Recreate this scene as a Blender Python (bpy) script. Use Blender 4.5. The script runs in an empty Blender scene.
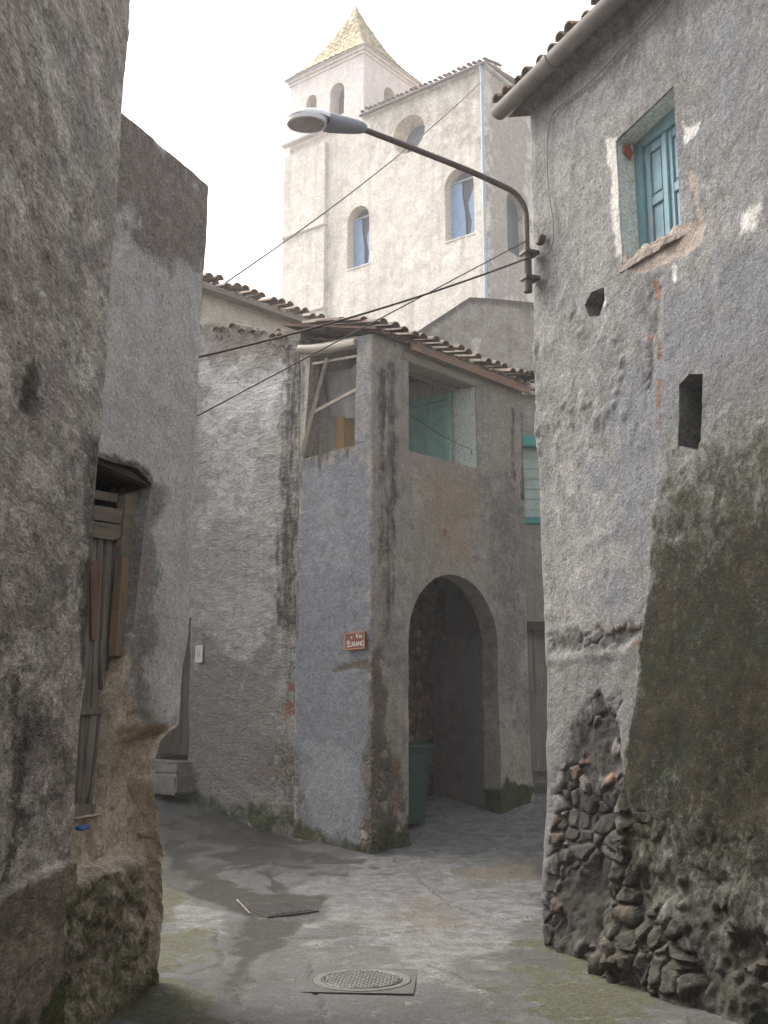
VEIL_HAZE = 0.0028; EXPO = 1.45
import bpy, bmesh, math, random
import numpy as np
from mathutils import Vector, Matrix
random.seed(7)
C = bpy.context.scene.collection
R = math.radians
# ------------------------------------------------------------------ camera model (used to measure the photograph)
F = 1120.0; PITCH = R(10.5); EYE = 1.65
def ray(px, py):
    x = (px-384)/F; u = (512-py)/F
    return (x, math.cos(PITCH)-u*math.sin(PITCH), math.sin(PITCH)+u*math.cos(PITCH))
def at(px, py, Y):
    d = ray(px, py); t = Y/d[1]
    return np.array([d[0]*t, Y, EYE+d[2]*t])
# ------------------------------------------------------------------ numpy noise
def _h(ix, iy, iz, seed):
    with np.errstate(over='ignore'):
        h = (ix.astype(np.int64)*374761393 + iy.astype(np.int64)*668265263 + iz.astype(np.int64)*2147483647*31 + seed*974711) & 0xffffffff
        h = ((h ^ (h >> 13))*1274126177) & 0xffffffff
        h = ((h ^ (h >> 16))*2246822519) & 0xffffffff
        h = h ^ (h >> 15)
    return (h & 0xffffff)/float(0xffffff)
def vnoise(P, sc, seed=0):
    Q = P*sc; I = np.floor(Q); f = Q-I; I = I.astype(np.int64)
    w = f*f*f*(f*(f*6-15)+10)
    r = 0
    for a in (0, 1):
        wx = w[:, 0] if a else 1-w[:, 0]
        for b in (0, 1):
            wy = w[:, 1] if b else 1-w[:, 1]
            for c in (0, 1):
                wz = w[:, 2] if c else 1-w[:, 2]
                r = r+wx*wy*wz*_h(I[:, 0]+a, I[:, 1]+b, I[:, 2]+c, seed)
    return r*2-1
def fbm(P, sc, octv=4, seed=0, gain=.5):
    r = 0; a = 1; t = 0
    for k in range(octv):
        r = r+a*vnoise(P+k*17.3, sc*2.03**k, seed+k); t += a; a *= gain
    return r/t
def voro(P, sc, seed=0):
    Q = P*sc; I = np.floor(Q).astype(np.int64)
    f1 = np.full(len(P), 9.); f2 = np.full(len(P), 9.); cid = np.zeros(len(P))
    for a in (-1, 0, 1):
        for b in (-1, 0, 1):
            for c in (-1, 0, 1):
                J = I+np.array([a, b, c])
                ox = J[:, 0]+_h(J[:, 0], J[:, 1], J[:, 2], seed+1)
                oy = J[:, 1]+_h(J[:, 0], J[:, 1], J[:, 2], seed+2)
                oz = J[:, 2]+_h(J[:, 0], J[:, 1], J[:, 2], seed+3)
                d = np.sqrt((Q[:, 0]-ox)**2+(Q[:, 1]-oy)**2+(Q[:, 2]-oz)**2)
                new = d < f1
                f2 = np.where(new, f1, np.minimum(f2, d))
                cid = np.where(new, _h(J[:, 0], J[:, 1], J[:, 2], seed+4), cid)
                f1 = np.where(new, d, f1)
    return f1, f2, cid
def sstep(a, b, x):
    t = np.clip((x-a)/(b-a), 0, 1); return t*t*(3-2*t)
def poly_sd(x, y, poly):
    """signed distance to a polygon, negative inside"""
    d = np.full(len(x), 1e9); ins = np.zeros(len(x), bool)
    n = len(poly)
    for i in range(n):
        ax, ay = poly[i]; bx, by = poly[(i+1) % n]
        ex, ey = bx-ax, by-ay
        t = np.clip(((x-ax)*ex+(y-ay)*ey)/(ex*ex+ey*ey+1e-12), 0, 1)
        d = np.minimum(d, (x-ax-t*ex)**2+(y-ay-t*ey)**2)
        if ay != by:
            c = ((ay > y) != (by > y)) & (x < (bx-ax)*(y-ay)/(by-ay)+ax)
            ins ^= c
    d = np.sqrt(d)
    return np.where(ins, -d, d)
def line_d(x, y, pts):
    d = np.full(len(x), 1e9)
    for (ax, ay), (bx, by) in zip(pts[:-1], pts[1:]):
        ex, ey = bx-ax, by-ay
        t = np.clip(((x-ax)*ex+(y-ay)*ey)/(ex*ex+ey*ey+1e-12), 0, 1)
        d = np.minimum(d, (x-ax-t*ex)**2+(y-ay-t*ey)**2)
    return np.sqrt(d)
# ------------------------------------------------------------------ scene objects
def thing(name, label, cat, loc=(0, 0, 0), group=None):
    o = bpy.data.objects.new(name, None); C.objects.link(o)
    o.location = loc; o.empty_display_size = .2
    o['label'] = label; o['category'] = cat
    if group: o['group'] = group
    return o
def tag(o, label, cat, group=None):
    o['label'] = label; o['category'] = cat
    if group: o['group'] = group
    return o
def root_loc(parent):
    v = Vector((0, 0, 0))
    while parent is not None:
        v += parent.location; parent = parent.parent
    return v
def link_mesh(name, me, mat, parent=None, smooth=None, origin=None):
    """verts are world coordinates; the object is moved to its parent's base (or origin)"""
    o = bpy.data.objects.new(name, me); C.objects.link(o)
    if mat is not None: me.materials.append(mat)
    if parent is not None:
        o.parent = parent; off = root_loc(parent)
    else:
        off = Vector(origin) if origin is not None else Vector((0, 0, 0)); o.location = off
    me.transform(Matrix.Translation(-off))
    if smooth is not None:
        me.polygons.foreach_set('use_smooth', [True]*len(me.polygons))
        me.set_sharp_from_angle(angle=R(smooth))
    me.update()
    return o
class MB:
    """collects simple shapes into one mesh"""
    def __init__(s): s.v = []; s.f = []
    def add(s, v, f):
        b = len(s.v); s.v += [tuple(float(c) for c in q) for q in v]; s.f += [tuple(b+i for i in q) for q in f]
    def prism(s, poly, n, t):
        """closed polygon of 3D points pushed along n by t"""
        k = len(poly); n = np.array(n, float)*t
        v = [np.array(p) for p in poly]+[np.array(p)+n for p in poly]
        f = [tuple(range(k)), tuple(range(2*k-1, k-1, -1))]+[(i, i+k, (i+1) % k+k, (i+1) % k) for i in range(k)]
        s.add(v, f)
    def box(s, c, ax, ay, az):
        c, ax, ay, az = [np.array(q, float) for q in (c, ax, ay, az)]
        v = [c+i*ax+j*ay+k*az for k in (-1, 1) for j in (-1, 1) for i in (-1, 1)]
        s.add(v, [(0, 2, 3, 1), (4, 5, 7, 6), (0, 1, 5, 4), (2, 6, 7, 3), (0, 4, 6, 2), (1, 3, 7, 5)])
    def bar(s, a, b, w, h, up=(0, 0, 1)):
        a = np.array(a, float); b = np.array(b, float); d = b-a; L = np.linalg.norm(d); d /= L
        up = np.array(up, float); x = np.cross(d, up); x /= np.linalg.norm(x); z = np.cross(x, d)
        s.box((a+b)/2, d*L/2, x*w/2, z*h/2)
    def tube(s, pts, r, n=10, cap=True):
        pts = [np.array(p, float) for p in pts]; m = len(pts)
        rr = r if hasattr(r, '__len__') else [r]*m
        v = []; ref = None
        for i in range(m):
            d = pts[min(i+1, m-1)]-pts[max(i-1, 0)]; d /= np.linalg.norm(d)+1e-12
            if ref is None:
                ref = np.array([0, 0, 1.]) if abs(d[2]) < .9 else np.array([1., 0, 0])
            x = np.cross(ref, d); x /= np.linalg.norm(x); y = np.cross(d, x); ref = y
            for k in range(n):
                a = 2*math.pi*k/n
                v.append(pts[i]+rr[i]*(math.cos(a)*x+math.sin(a)*y))
        f = [(i*n+k, i*n+(k+1) % n, (i+1)*n+(k+1) % n, (i+1)*n+k) for i in range(m-1) for k in range(n)]
        if cap: f += [tuple(range(n-1, -1, -1)), tuple((m-1)*n+k for k in range(n))]
        s.add(v, f)
    def loft(s, rings, cap=True):
        n = len(rings[0]); v = [p for r in rings for p in r]
        f = [(i*n+k, i*n+(k+1) % n, (i+1)*n+(k+1) % n, (i+1)*n+k) for i in range(len(rings)-1) for k in range(n)]
        if cap: f += [tuple(range(n-1, -1, -1)), tuple((len(rings)-1)*n+k for k in range(n))]
        s.add(v, f)
    def build(s, name, mat, parent=None, smooth=None, origin=None, bevel=0, jitter=0):
        me = bpy.data.meshes.new(name); me.from_pydata(s.v, [], s.f); me.validate()
        bm = bmesh.new(); bm.from_mesh(me)
        bmesh.ops.recalc_face_normals(bm, faces=bm.faces)
        if bevel:
            bmesh.ops.bevel(bm, geom=list(bm.edges), offset=bevel, segments=2, affect='EDGES', clamp_overlap=True)
        if jitter:
            for q in bm.verts:
                q.co += Vector((random.uniform(-1, 1), random.uniform(-1, 1), random.uniform(-1, 1)))*jitter
        bm.to_mesh(me); bm.free()
        if bevel and smooth is None: smooth = 40
        return link_mesh(name, me, mat, parent, smooth, origin)
class Plane:
    """a vertical plane: origin XY, unit direction u; the outward normal is to the right of u"""
    def __init__(s, p0, p1):
        s.o = np.array(p0, float); d = np.array(p1, float)-s.o; s.L = np.linalg.norm(d); s.u = d/s.L
        s.n = np.array([s.u[1], -s.u[0]]); s.s0 = 0
        s.u3 = np.array([*s.u, 0]); s.n3 = np.array([*s.n, 0])
    def hit(s, px, py, off=0):
        d = ray(px, py); o = s.o+s.n*off
        t = (o@s.n)/(d[0]*s.n[0]+d[1]*s.n[1])
        p = np.array([d[0]*t, d[1]*t])
        return float((p-s.o)@s.u)+s.s0, EYE+d[2]*t
    def P(s, a, z, off=0):
        q = s.o+s.u*(a-s.s0)+s.n*off
        return np.array([q[0], q[1], z])
    def px(s, px, py, off=0): return s.P(*s.hit(px, py, off), off)
    def pxs(s, pts, off=0): return [s.hit(a, b, off) for a, b in pts]
def span(*segs):
    out = []
    for a, b, r in segs:
        n = max(1, int(round((b-a)/r))); out += list(np.linspace(a, b, n+1)[:-1])
    out.append(segs[-1][1]); return np.array(out)
def legs(pts):
    L = []; s = 0
    for a, b in zip(pts[:-1], pts[1:]):
        p = Plane(a, b); p.s0 = s; s += p.L; L.append(p)
    return L
def path_eval(L, s, r):
    def raw(q):
        out = np.zeros((len(q), 2))
        for i, p in enumerate(L):
            m = (q >= p.s0-1e-9) if i else np.ones(len(q), bool)
            out[m] = p.o+p.u*(q[m]-p.s0)[:, None]
        return out
    k = np.linspace(-r, r, 9)
    P = sum(raw(s+a) for a in k)/9
    d = raw(s+r)-raw(s-r); d /= np.linalg.norm(d, axis=1)[:, None]
    return P, np.stack([d[:, 1], -d[:, 0]], 1)
def wall(name, L, S, Z, mat, parent, top=None, holes=(), masks=(), disp=None, rcorner=.05, seed=0, smooth=55):
    """a dense, uneven skin along a path in plan, with openings cut and their reveals pushed inwards"""
    ns, nz = len(S), len(Z)
    s2 = np.repeat(S, nz); z2 = np.tile(Z, ns).astype(float)
    if top is not None:
        tp = np.repeat(top(S), nz); z2 = Z[0]+(z2-Z[0])*(tp-Z[0])/(Z[-1]-Z[0])
    s3 = s2.reshape(ns, nz); z3 = z2.reshape(ns, nz)
    cs = (s3[:-1, :-1]+s3[1:, 1:]+s3[:-1, 1:]+s3[1:, :-1])/4; cz = (z3[:-1, :-1]+z3[1:, 1:]+z3[:-1, 1:]+z3[1:, :-1])/4
    owner = -np.ones((ns-1, nz-1), int)
    for h, H in enumerate(holes):
        owner[(poly_sd(cs.ravel(), cz.ravel(), H['poly']) < 0).reshape(cs.shape)] = h
    vid = np.arange(ns*nz).reshape(ns, nz)
    rim = {}                                   # hole -> list of directed edges
    I, J = np.where(owner >= 0)
    for i, j in zip(I, J):
        h = owner[i, j]
        for di, dj, e in ((-1, 0, (vid[i, j], vid[i, j+1])), (1, 0, (vid[i+1, j+1], vid[i+1, j])),
                          (0, -1, (vid[i+1, j], vid[i, j])), (0, 1, (vid[i, j+1], vid[i+1, j+1]))):
            a, b = i+di, j+dj
            if 0 <= a < ns-1 and 0 <= b < nz-1 and owner[a, b] >= 0: continue
            rim.setdefault(h, []).append(e)
    for h, ed in rim.items():
        vs = np.array(sorted({v for e in ed for v in e})); poly = holes[h]['poly']
        x, y = s2[vs], z2[vs]; best = np.full(len(vs), 1e9); bx = x.copy(); by = y.copy()
        for k in range(len(poly)):
            a, b = np.array(poly[k]), np.array(poly[(k+1) % len(poly)]); e = b-a
            t = np.clip(((x-a[0])*e[0]+(y-a[1])*e[1])/(e@e+1e-12), 0, 1)
            qx, qy = a[0]+t*e[0], a[1]+t*e[1]; d = (x-qx)**2+(y-qy)**2
            m = d < best; best[m] = d[m]; bx[m] = qx[m]; by[m] = qy[m]
        s2[vs] = bx; z2[vs] = by
        if len(poly) <= 14:
            for q in poly:
                k = np.argmin((bx-q[0])**2+(by-q[1])**2); s2[vs[k]] = q[0]; z2[vs[k]] = q[1]
    P2, N2 = path_eval(L, s2, rcorner)
    P = np.column_stack([P2, z2]); N = np.column_stack([N2, np.zeros(len(s2))])
    M = {}; wall.P = P
    for mk in masks:
        nm, poly, soft = mk[:3]; soft *= 1.5; val = mk[3] if len(mk) > 3 else 1
        if callable(poly): w = poly(s2, z2)
        else:
            wob = fbm(P, mk[4] if len(mk) > 4 else 5., 4, seed+len(M)+3)*soft*1.6
            w = sstep(soft, -soft, poly_sd(s2, z2, poly)+wob)
        M[nm] = np.maximum(M.get(nm, 0), w*val)
    D = disp(s2, z2, P, M) if disp else np.zeros(len(s2))
    V = P+N*D[:, None]
    keep = owner < 0
    i, j = np.where(keep)
    faces = np.column_stack([vid[i, j], vid[i+1, j], vid[i+1, j+1], vid[i, j+1]])
    used = np.zeros(ns*nz, bool); used[faces.ravel()] = True
    extra = []; ef = []; src = []; ov = {}
    base = ns*nz
    for h, ed in rim.items():
        H = holes[h]; vs = sorted({v for e in ed for v in e}); idx = {v: k for k, v in enumerate(vs)}
        nn = np.array([*H['leg'].n, 0]) if 'leg' in H else N[vs].mean(0)
        nn = nn/np.linalg.norm(nn)
        K = max(2, int(H['depth']/.03)) if H['depth'] < .6 else 12
        rings = [list(vs)]
        cen = np.array([s2[vs].mean(), z2[vs].mean()])
        for k in range(1, K+1):
            t = k/K
            q = P[vs]-nn*(H['depth']*t)
            if 'splay' in H:                   # opening narrows inwards
                pull = H['splay']*t
                mid = np.append(path_eval(L, np.array([cen[0]]), rcorner)[0][0], cen[1])-nn*(H['depth']*t)
                q = q+(mid-q)*pull
            w = fbm(q, 9, 3, seed+50)
            q = q+(N[vs]*0+np.array([nn[1], -nn[0], .6]))*(w*H.get('rough', .008))[:, None]
            rings.append([base+len(extra)+m for m in range(len(vs))])
            extra += list(q); src += vs
            for nm, val in H.get('set', {}).items(): ov.setdefault(nm, []).extend([(base+len(extra)-len(vs)+m, val) for m in range(len(vs))])
            for a, b in ed:
                ef.append((rings[-2][idx[b]], rings[-2][idx[a]], rings[-1][idx[a]], rings[-1][idx[b]]))
        if H.get('cap', False):
            c = base+len(extra); extra.append(np.mean([extra[m-base] for m in rings[-1]], axis=0)-nn*.02); src.append(vs[0])
            for a, b in ed: ef.append((rings[-1][idx[b]], rings[-1][idx[a]], c))
    allv = np.vstack([V, np.array(extra).reshape(-1, 3)]) if extra else V
    srcs = np.concatenate([np.arange(base), np.array(src, int)]) if extra else np.arange(base)
    used = np.concatenate([used, np.ones(len(extra), bool)])
    new = np.cumsum(used)-1
    fl = [tuple(int(new[a]) for a in f) for f in faces]+[tuple(int(new[a]) for a in f) for f in ef]
    me = bpy.data.meshes.new(name); me.from_pydata(allv[used].tolist(), [], fl)
    for nm in M:
        arr = M[nm][srcs].astype(np.float32)
        for q, val in ov.get(nm, []): arr[q] = val
        at_ = me.attributes.new(nm, 'FLOAT', 'POINT'); at_.data.foreach_set('value', arr[used])
    return link_mesh(name, me, mat, parent, smooth)
# ------------------------------------------------------------------ material nodes
class NT:
    def __init__(s, name):
        s.m = bpy.data.materials.new(name); s.m.use_nodes = True; s.t = s.m.node_tree
        s.b = s.t.nodes['Principled BSDF']; s.b.inputs['Roughness'].default_value = .95
        s.b.inputs['Specular IOR Level'].default_value = .25
        s.co = s.t.nodes.new('ShaderNodeTexCoord').outputs['Object']
    def n(s, ty, **kw):
        q = s.t.nodes.new(ty)
        for k, v in kw.items(): setattr(q, k, v)
        return q
    def put(s, sock, v):
        if hasattr(v, 'is_linked') or hasattr(v, 'links'): s.t.links.new(v, sock)
        elif isinstance(v, (tuple, list)) and len(v) == 3 and sock.type == 'RGBA': sock.default_value = (*v, 1)
        else: sock.default_value = v
    def map(s, sc=(1, 1, 1), rot=(0, 0, 0), vec=None):
        q = s.n('ShaderNodeMapping'); s.put(q.inputs['Vector'], vec if vec is not None else s.co)
        q.inputs['Scale'].default_value = sc; q.inputs['Rotation'].default_value = rot
        return q.outputs[0]
    def noise(s, sc, det=6, ro=.6, dist=0, vec=None, col=False):
        q = s.n('ShaderNodeTexNoise'); s.put(q.inputs['Vector'], vec if vec is not None else s.co)
        q.inputs['Scale'].default_value = sc; q.inputs['Detail'].default_value = det
        q.inputs['Roughness'].default_value = ro; q.inputs['Distortion'].default_value = dist
        return q.outputs['Color' if col else 'Fac']
    def voro(s, sc, feat='F1', out='Distance', vec=None, rnd=1):
        q = s.n('ShaderNodeTexVoronoi', feature=feat); s.put(q.inputs['Vector'], vec if vec is not None else s.co)
        q.inputs['Scale'].default_value = sc; q.inputs['Randomness'].default_value = rnd
        return q.outputs[out]
    def math(s, op, a, b=0., clamp=False):
        q = s.n('ShaderNodeMath', operation=op, use_clamp=clamp); s.put(q.inputs[0], a); s.put(q.inputs[1], b)
        return q.outputs[0]
    def rng(s, v, a, b, c=0., d=1., smooth=False):
        q = s.n('ShaderNodeMapRange'); q.clamp = True
        if smooth: q.interpolation_type = 'SMOOTHSTEP'
        s.put(q.inputs[0], v)
        for k, x in zip((1, 2, 3, 4), (a, b, c, d)): s.put(q.inputs[k], x)
        return q.outputs[0]
    def mix(s, f, a, b, mode='MIX'):
        q = s.n('ShaderNodeMix', data_type='RGBA', blend_type=mode)
        s.put(q.inputs[0], f); s.put(q.inputs[6], a); s.put(q.inputs[7], b)
        return q.outputs[2]
    def ramp(s, v, stops, interp='LINEAR'):
        q = s.n('ShaderNodeValToRGB'); s.put(q.inputs[0], v); e = q.color_ramp.elements; q.color_ramp.interpolation = interp
        while len(e) < len(stops): e.new(.5)
        for k, (p, c) in enumerate(stops): e[k].position = p; e[k].color = (*c, 1)
        return q.outputs[0]
    def attr(s, name):
        q = s.n('ShaderNodeAttribute'); q.attribute_name = name; return q.outputs['Fac']
    def bump(s, h, strength=.6, dist=.02, nrm=None):
        q = s.n('ShaderNodeBump'); s.put(q.inputs['Height'], h); s.put(q.inputs['Strength'], strength)
        q.inputs['Distance'].default_value = dist
        if nrm is not None: s.put(q.inputs['Normal'], nrm)
        return q.outputs[0]
    def out(s, col, rough=None, nrm=None, metal=None):
        s.put(s.b.inputs['Base Color'], col)
        if rough is not None: s.put(s.b.inputs['Roughness'], rough)
        if nrm is not None: s.put(s.b.inputs['Normal'], nrm)
        if metal is not None: s.put(s.b.inputs['Metallic'], metal)
        return s.m
def plaster(name, c1, c2, c3, overlays=(), bump=.7, streak=.25, sweep=False, spots=.5, sc=1., speck=.35, pits=.5, mott=.35, stretch=None, laid=False):
    """old lime plaster; overlays = (attribute, colour a, colour b, break-up amount, kind)"""
    t = NT(name)
    if stretch: t.co = t.map(stretch)
    big = t.noise(.8*sc, 8, .62, .4); med = t.noise(5*sc, 10, .68, .3); fine = t.noise(48*sc, 6, .65); grit = t.noise(170*sc, 3, .6)
    col = t.mix(t.rng(big, .36, .64), c1, c2)
    col = t.mix(t.rng(med, .5, .7, 0, spots), col, c3)
    mo = t.noise(5.5*sc, 12, .76, .8)
    col = t.mix(t.rng(mo, .47, .56, 0, mott), col, tuple(x*.55+y*.25 for x, y in zip(c2, c3)))
    col = t.mix(t.rng(t.noise(4.3*sc, 12, .78, .6), .53, .61, 0, mott), col, tuple(min(.8, x*1.28) for x in c1))
    # rain streaks: long vertical noise
    st = t.noise(1., 6, .6, .2, vec=t.map((9*sc, 9*sc, .7*sc)))
    col = t.mix(t.math('MULTIPLY', t.rng(st, .5, .75), streak), col, tuple(x*.35 for x in c3))
    # pale worn blotches
    col = t.mix(t.rng(t.noise(2.6*sc, 9, .7, .6), .58, .72, 0, .5), col, tuple(min(.8, x*1.35) for x in c1))
    grain = t.mix(.5, t.ramp(t.noise(36*sc, 8, .75, .3), [(.38, (.42, .42, .42)), (.5, (1, 1, 1)), (.62, (1.5, 1.5, 1.5))]), t.ramp(t.noise(85*sc, 5, .7), [(.38, (.42, .42, .42)), (.5, (1, 1, 1)), (.62, (1.55, 1.55, 1.55))]))
    col = t.mix(min(1, speck*1.9), col, grain, 'MULTIPLY')
    chip = t.rng(t.noise(30*sc, 4, .55, .6), .66, .70, 0, .5)
    col = t.mix(chip, col, tuple(min(.8, x*1.5) for x in c1))
    pit = t.rng(t.voro(26*sc, vec=t.mix(.06, t.co, t.noise(9*sc, 3, .5, col=True))), .05, .22, 1, 0)
    pit = t.math('MULTIPLY', pit, t.rng(med, .45, .6, 0, pits))
    col = t.mix(t.math('MULTIPLY', pit, .75), col, tuple(x*.3 for x in c3))
    h = t.math('ADD', t.math('MULTIPLY', med, 1.3), t.math('MULTIPLY', fine, .42))
    h = t.math('ADD', h, t.math('MULTIPLY', t.rng(mo, .46, .56), .22*mott))
    h = t.math('ADD', h, t.math('MULTIPLY', grit, .12))
    h = t.math('SUBTRACT', h, t.math('MULTIPLY', pit, .5))
    if sweep:
        sw = t.noise(6., 5, .6, 1.8, vec=t.map((.9, .9, 2.6), (.5, .35, .3)))
        sw2 = t.noise(2.6, 7, .62, 2.6, vec=t.map((.8, .8, 2.8), (.55, .45, .3)))
        h = t.math('ADD', h, t.math('ADD', t.math('MULTIPLY', sw, 1.2), t.math('MULTIPLY', sw2, 1.3)))
        col = t.mix(.35, col, t.ramp(sw2, [(.34, (.5, .5, .5)), (.62, (1.25, 1.25, 1.25))]), 'MULTIPLY')
    rough = .95
    for ov in overlays:
        at_, ca, cb, amp = ov[:4]; kind = ov[4] if len(ov) > 4 else ''
        a = t.attr(at_)
        if kind == 'streak': brk = t.noise(1., 8, .7, vec=t.map((13, 13, 1.3)))
        else: brk = t.math('ADD', t.math('MULTIPLY', t.noise(5*sc, 9, .72, .5), .55), t.math('MULTIPLY', t.noise(22*sc, 8, .75, .3), .45))
        wd = .12 if kind == 'hard' else .3
        f = t.rng(t.math('ADD', a, t.math('MULTIPLY', t.math('SUBTRACT', brk, .5), amp*4.2)), .5-wd, .5+wd, smooth=True)
        f = t.math('MULTIPLY', f, t.rng(a, 0, .12))
        if kind == 'streak':
            f = t.math('MULTIPLY', t.rng(t.math('ADD', a, t.math('MULTIPLY', t.math('SUBTRACT', t.math('ADD', t.math('MULTIPLY', brk, .5), t.math('MULTIPLY', t.noise(9*sc, 10, .78, .5), .5)), .5), 4.2)), .2, 1.1, 0, .95, True), t.rng(a, 0, .12))
        if kind == 'soft':
            f = t.math('MULTIPLY', a, t.rng(brk, .32, .64, .15, 1))
        if kind == 'rubble':
            if laid: sv, e = t.attr('stone'), t.math('MULTIPLY', t.attr('joint'), .3)
            wv = t.mix(.09, t.co, t.noise(6, 5, .6, col=True))
            vc = t.voro(10, out='Color', vec=wv); e0 = t.voro(10, 'DISTANCE_TO_EDGE', vec=wv)
            if not laid: e = e0
            sep = t.n('ShaderNodeSeparateColor'); t.put(sep.inputs[0], vc)
            stone = t.ramp(sv if laid else sep.outputs[0], [(0, ca), (.40, cb), (.62, tuple(x*1.35 for x in cb)), (.78, (cb[0]*1.5, cb[1]*1.05, cb[2]*.85)), (.92, tuple(x*2.1 for x in cb))], 'CONSTANT')
            stone = t.mix(.8, stone, grain, 'MULTIPLY')
            oc = t.mix(t.rng(t.math('ADD', e, t.math('MULTIPLY', t.noise(20, 6, .7), .22)), .1, .24), tuple((x+y)*.42 for x, y in zip(ca, cb)), stone)
            oc = t.mix(t.rng(t.noise(3.2, 8, .7), .5, .66, 0, .3 if laid else .75), oc, tuple(y*.9 for y in cb))
            h = t.math('ADD', h, t.math('MULTIPLY', t.math('MULTIPLY', t.rng(e, 0, .25, 0, 1, True), f), 1.3))
        else:
            oc = t.mix(t.rng(t.noise(11*sc, 9, .75, .4), .36, .64), ca, cb)
            oc = t.mix(.85, oc, grain, 'MULTIPLY')
            if kind == 'moss':
                oc = t.mix(t.rng(t.noise(32, 7, .75, .3), .59, .70, 0, .6), oc, tuple(min(x*1.8, .3) for x in c3))
                oc = t.mix(t.rng(t.noise(3.1, 8, .74), .47, .60, 0, .85), oc, (ca[0]*.85, ca[1]*1.3, ca[2]))
                oc = t.mix(t.rng(t.noise(6.5, 12, .78, .5), .50, .58, 0, .75), oc, tuple(x*.45 for x in ca))
                oc = t.mix(t.rng(t.noise(17, 9, .76, .5), .56, .63, 0, .6), oc, tuple(x*.62 for x in c3))
                h = t.math('ADD', h, t.math('MULTIPLY', t.math('MULTIPLY', t.noise(60, 6, .75), f), 1.0))
        col = t.mix(f, col, oc)
    nrm = t.bump(h, bump, .03)
    return t.out(col, rough, nrm)
def wood(name, c1, c2, axis='Z', rot=0., rough=.85, grain=1., bump=.5):
    t = NT(name)
    sc = {'Z': (22, 22, 1.1), 'X': (1.1, 22, 22), 'Y': (22, 1.1, 22)}[axis]
    v = t.map(tuple(x*grain for x in sc), (0, 0, 0), vec=t.map((1, 1, 1), (0, 0, -rot)))
    g = t.noise(1., 8, .68, .35, vec=v); b = t.noise(3., 5, .6)
    col = t.mix(t.rng(g, .34, .66), c1, c2)
    col = t.mix(t.rng(b, .5, .72, 0, .55), col, tuple(x*.45 for x in c1))
    crack = t.rng(g, .24, .36, 1, 0)
    col = t.mix(t.math('MULTIPLY', crack, .8), col, tuple(x*.2 for x in c1))
    return t.out(col, rough, t.bump(g, bump, .012))
def paintwood(name, c, worn, axis='Z', rough=.6, amt=.5):
    t = NT(name)
    v = t.map({'Z': (30, 30, 2.), 'X': (2, 30, 30)}[axis])
    g = t.noise(1, 8, .7, .2, vec=v); n = t.noise(7, 9, .7)
    col = t.mix(t.rng(n, .35, .65), c, tuple(x*.72 for x in c))
    col = t.mix(t.rng(t.math('ADD', g, t.math('MULTIPLY', n, .6)), .86, .98, 0, amt), col, worn)
    return t.out(col, rough, t.bump(g, .25, .006))
def simple(name, c, rough=.6, metal=0., var=.3, sc=12, bump=.15, c2=None):
    t = NT(name)
    n = t.noise(sc, 8, .68)
    col = t.mix(t.rng(n, .35, .65, 0, var), c, c2 if c2 else tuple(x*.45 for x in c))
    return t.out(col, t.rng(t.noise(sc*2.2, 5, .6), .3, .7, max(.05, rough-.12), min(1, rough+.12)), t.bump(n, bump, .008), metal)
def tilemat(name, stops, sc=7.):
    t = NT(name)
    c = t.ramp(t.voro(sc, out='Color', vec=t.mix(.03, t.co, t.noise(5, 2, .5, col=True))), stops)
    n = t.noise(22, 8, .7)
    c = t.mix(.75, c, t.ramp(n, [(.3, (.45, .45, .45)), (.7, (1.3, 1.3, 1.3))]), 'MULTIPLY')
    lich = t.rng(t.noise(9, 9, .75, .3), .57, .66, 0, .6)
    c = t.mix(lich, c, (.16, .15, .12))
    return t.out(c, .9, t.bump(n, .5, .012))
# ------------------------------------------------------------------ materials
MOSS_A, MOSS_B = (.030, .030, .010), (.075, .055, .022)
M_A = plaster('grey_brown_render', (.68, .60, .52), (.50, .43, .37), (.20, .165, .14),
    [('brown', (.34, .285, .215), (.22, .18, .135), .5), ('dark', (.075, .065, .055), (.14, .12, .10), .6),
     ('pale', (.42, .39, .36), (.34, .31, .28), .7), ('moss', (.10, .10, .04), (.16, .13, .07), .6, 'moss')],
    bump=1., streak=.2, spots=.6, speck=.5, pits=.8, mott=.75, stretch=(1, .42, 1))
M_B = plaster('pale_lime_plaster', (.70, .675, .64), (.60, .58, .555), (.38, .35, .31),
    [('grey', (.34, .325, .305), (.26, .25, .23), .5), ('band', (.24, .205, .18), (.38, .335, .30), .5),
     ('earth', (.72, .62, .50), (.54, .445, .34), .25), ('ledge', (.13, .11, .06), (.27, .22, .14), .6, 'moss'),
     ('dark', (.08, .065, .05), (.12, .10, .08), .5), ('rust', (.34, .21, .13), (.28, .18, .12), .8)],
    bump=.9, streak=.15, spots=.6, speck=.35, pits=.8, mott=.3)
M_C = plaster('stained_grey_ochre_plaster', (.33, .295, .255), (.245, .22, .195), (.16, .14, .12),
    [('blue', (.185, .192, .207), (.125, .13, .142), .6), ('bluepale', (.235, .242, .255), (.17, .175, .185), .6), ('rust', (.33, .24, .16), (.28, .215, .155), .6, 'soft'),
     ('grey', (.17, .165, .165), (.12, .115, .115), .5), ('rubble', (.085, .075, .065), (.17, .145, .12), .35, 'rubble'), ('patch_and_shadow', (.13, .105, .08), (.085, .072, .058), .45),
     ('brick', (.30, .12, .06), (.22, .09, .05), .4),
     ('dark', (.035, .03, .026), (.07, .06, .05), .5, 'streak'), ('moss', (.035, .04, .016), (.07, .065, .03), .5, 'moss'), ('paint', (.66, .72, .67), (.56, .62, .57), .15)],
    bump=.8, streak=.28, spots=.6, speck=.45)
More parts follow.
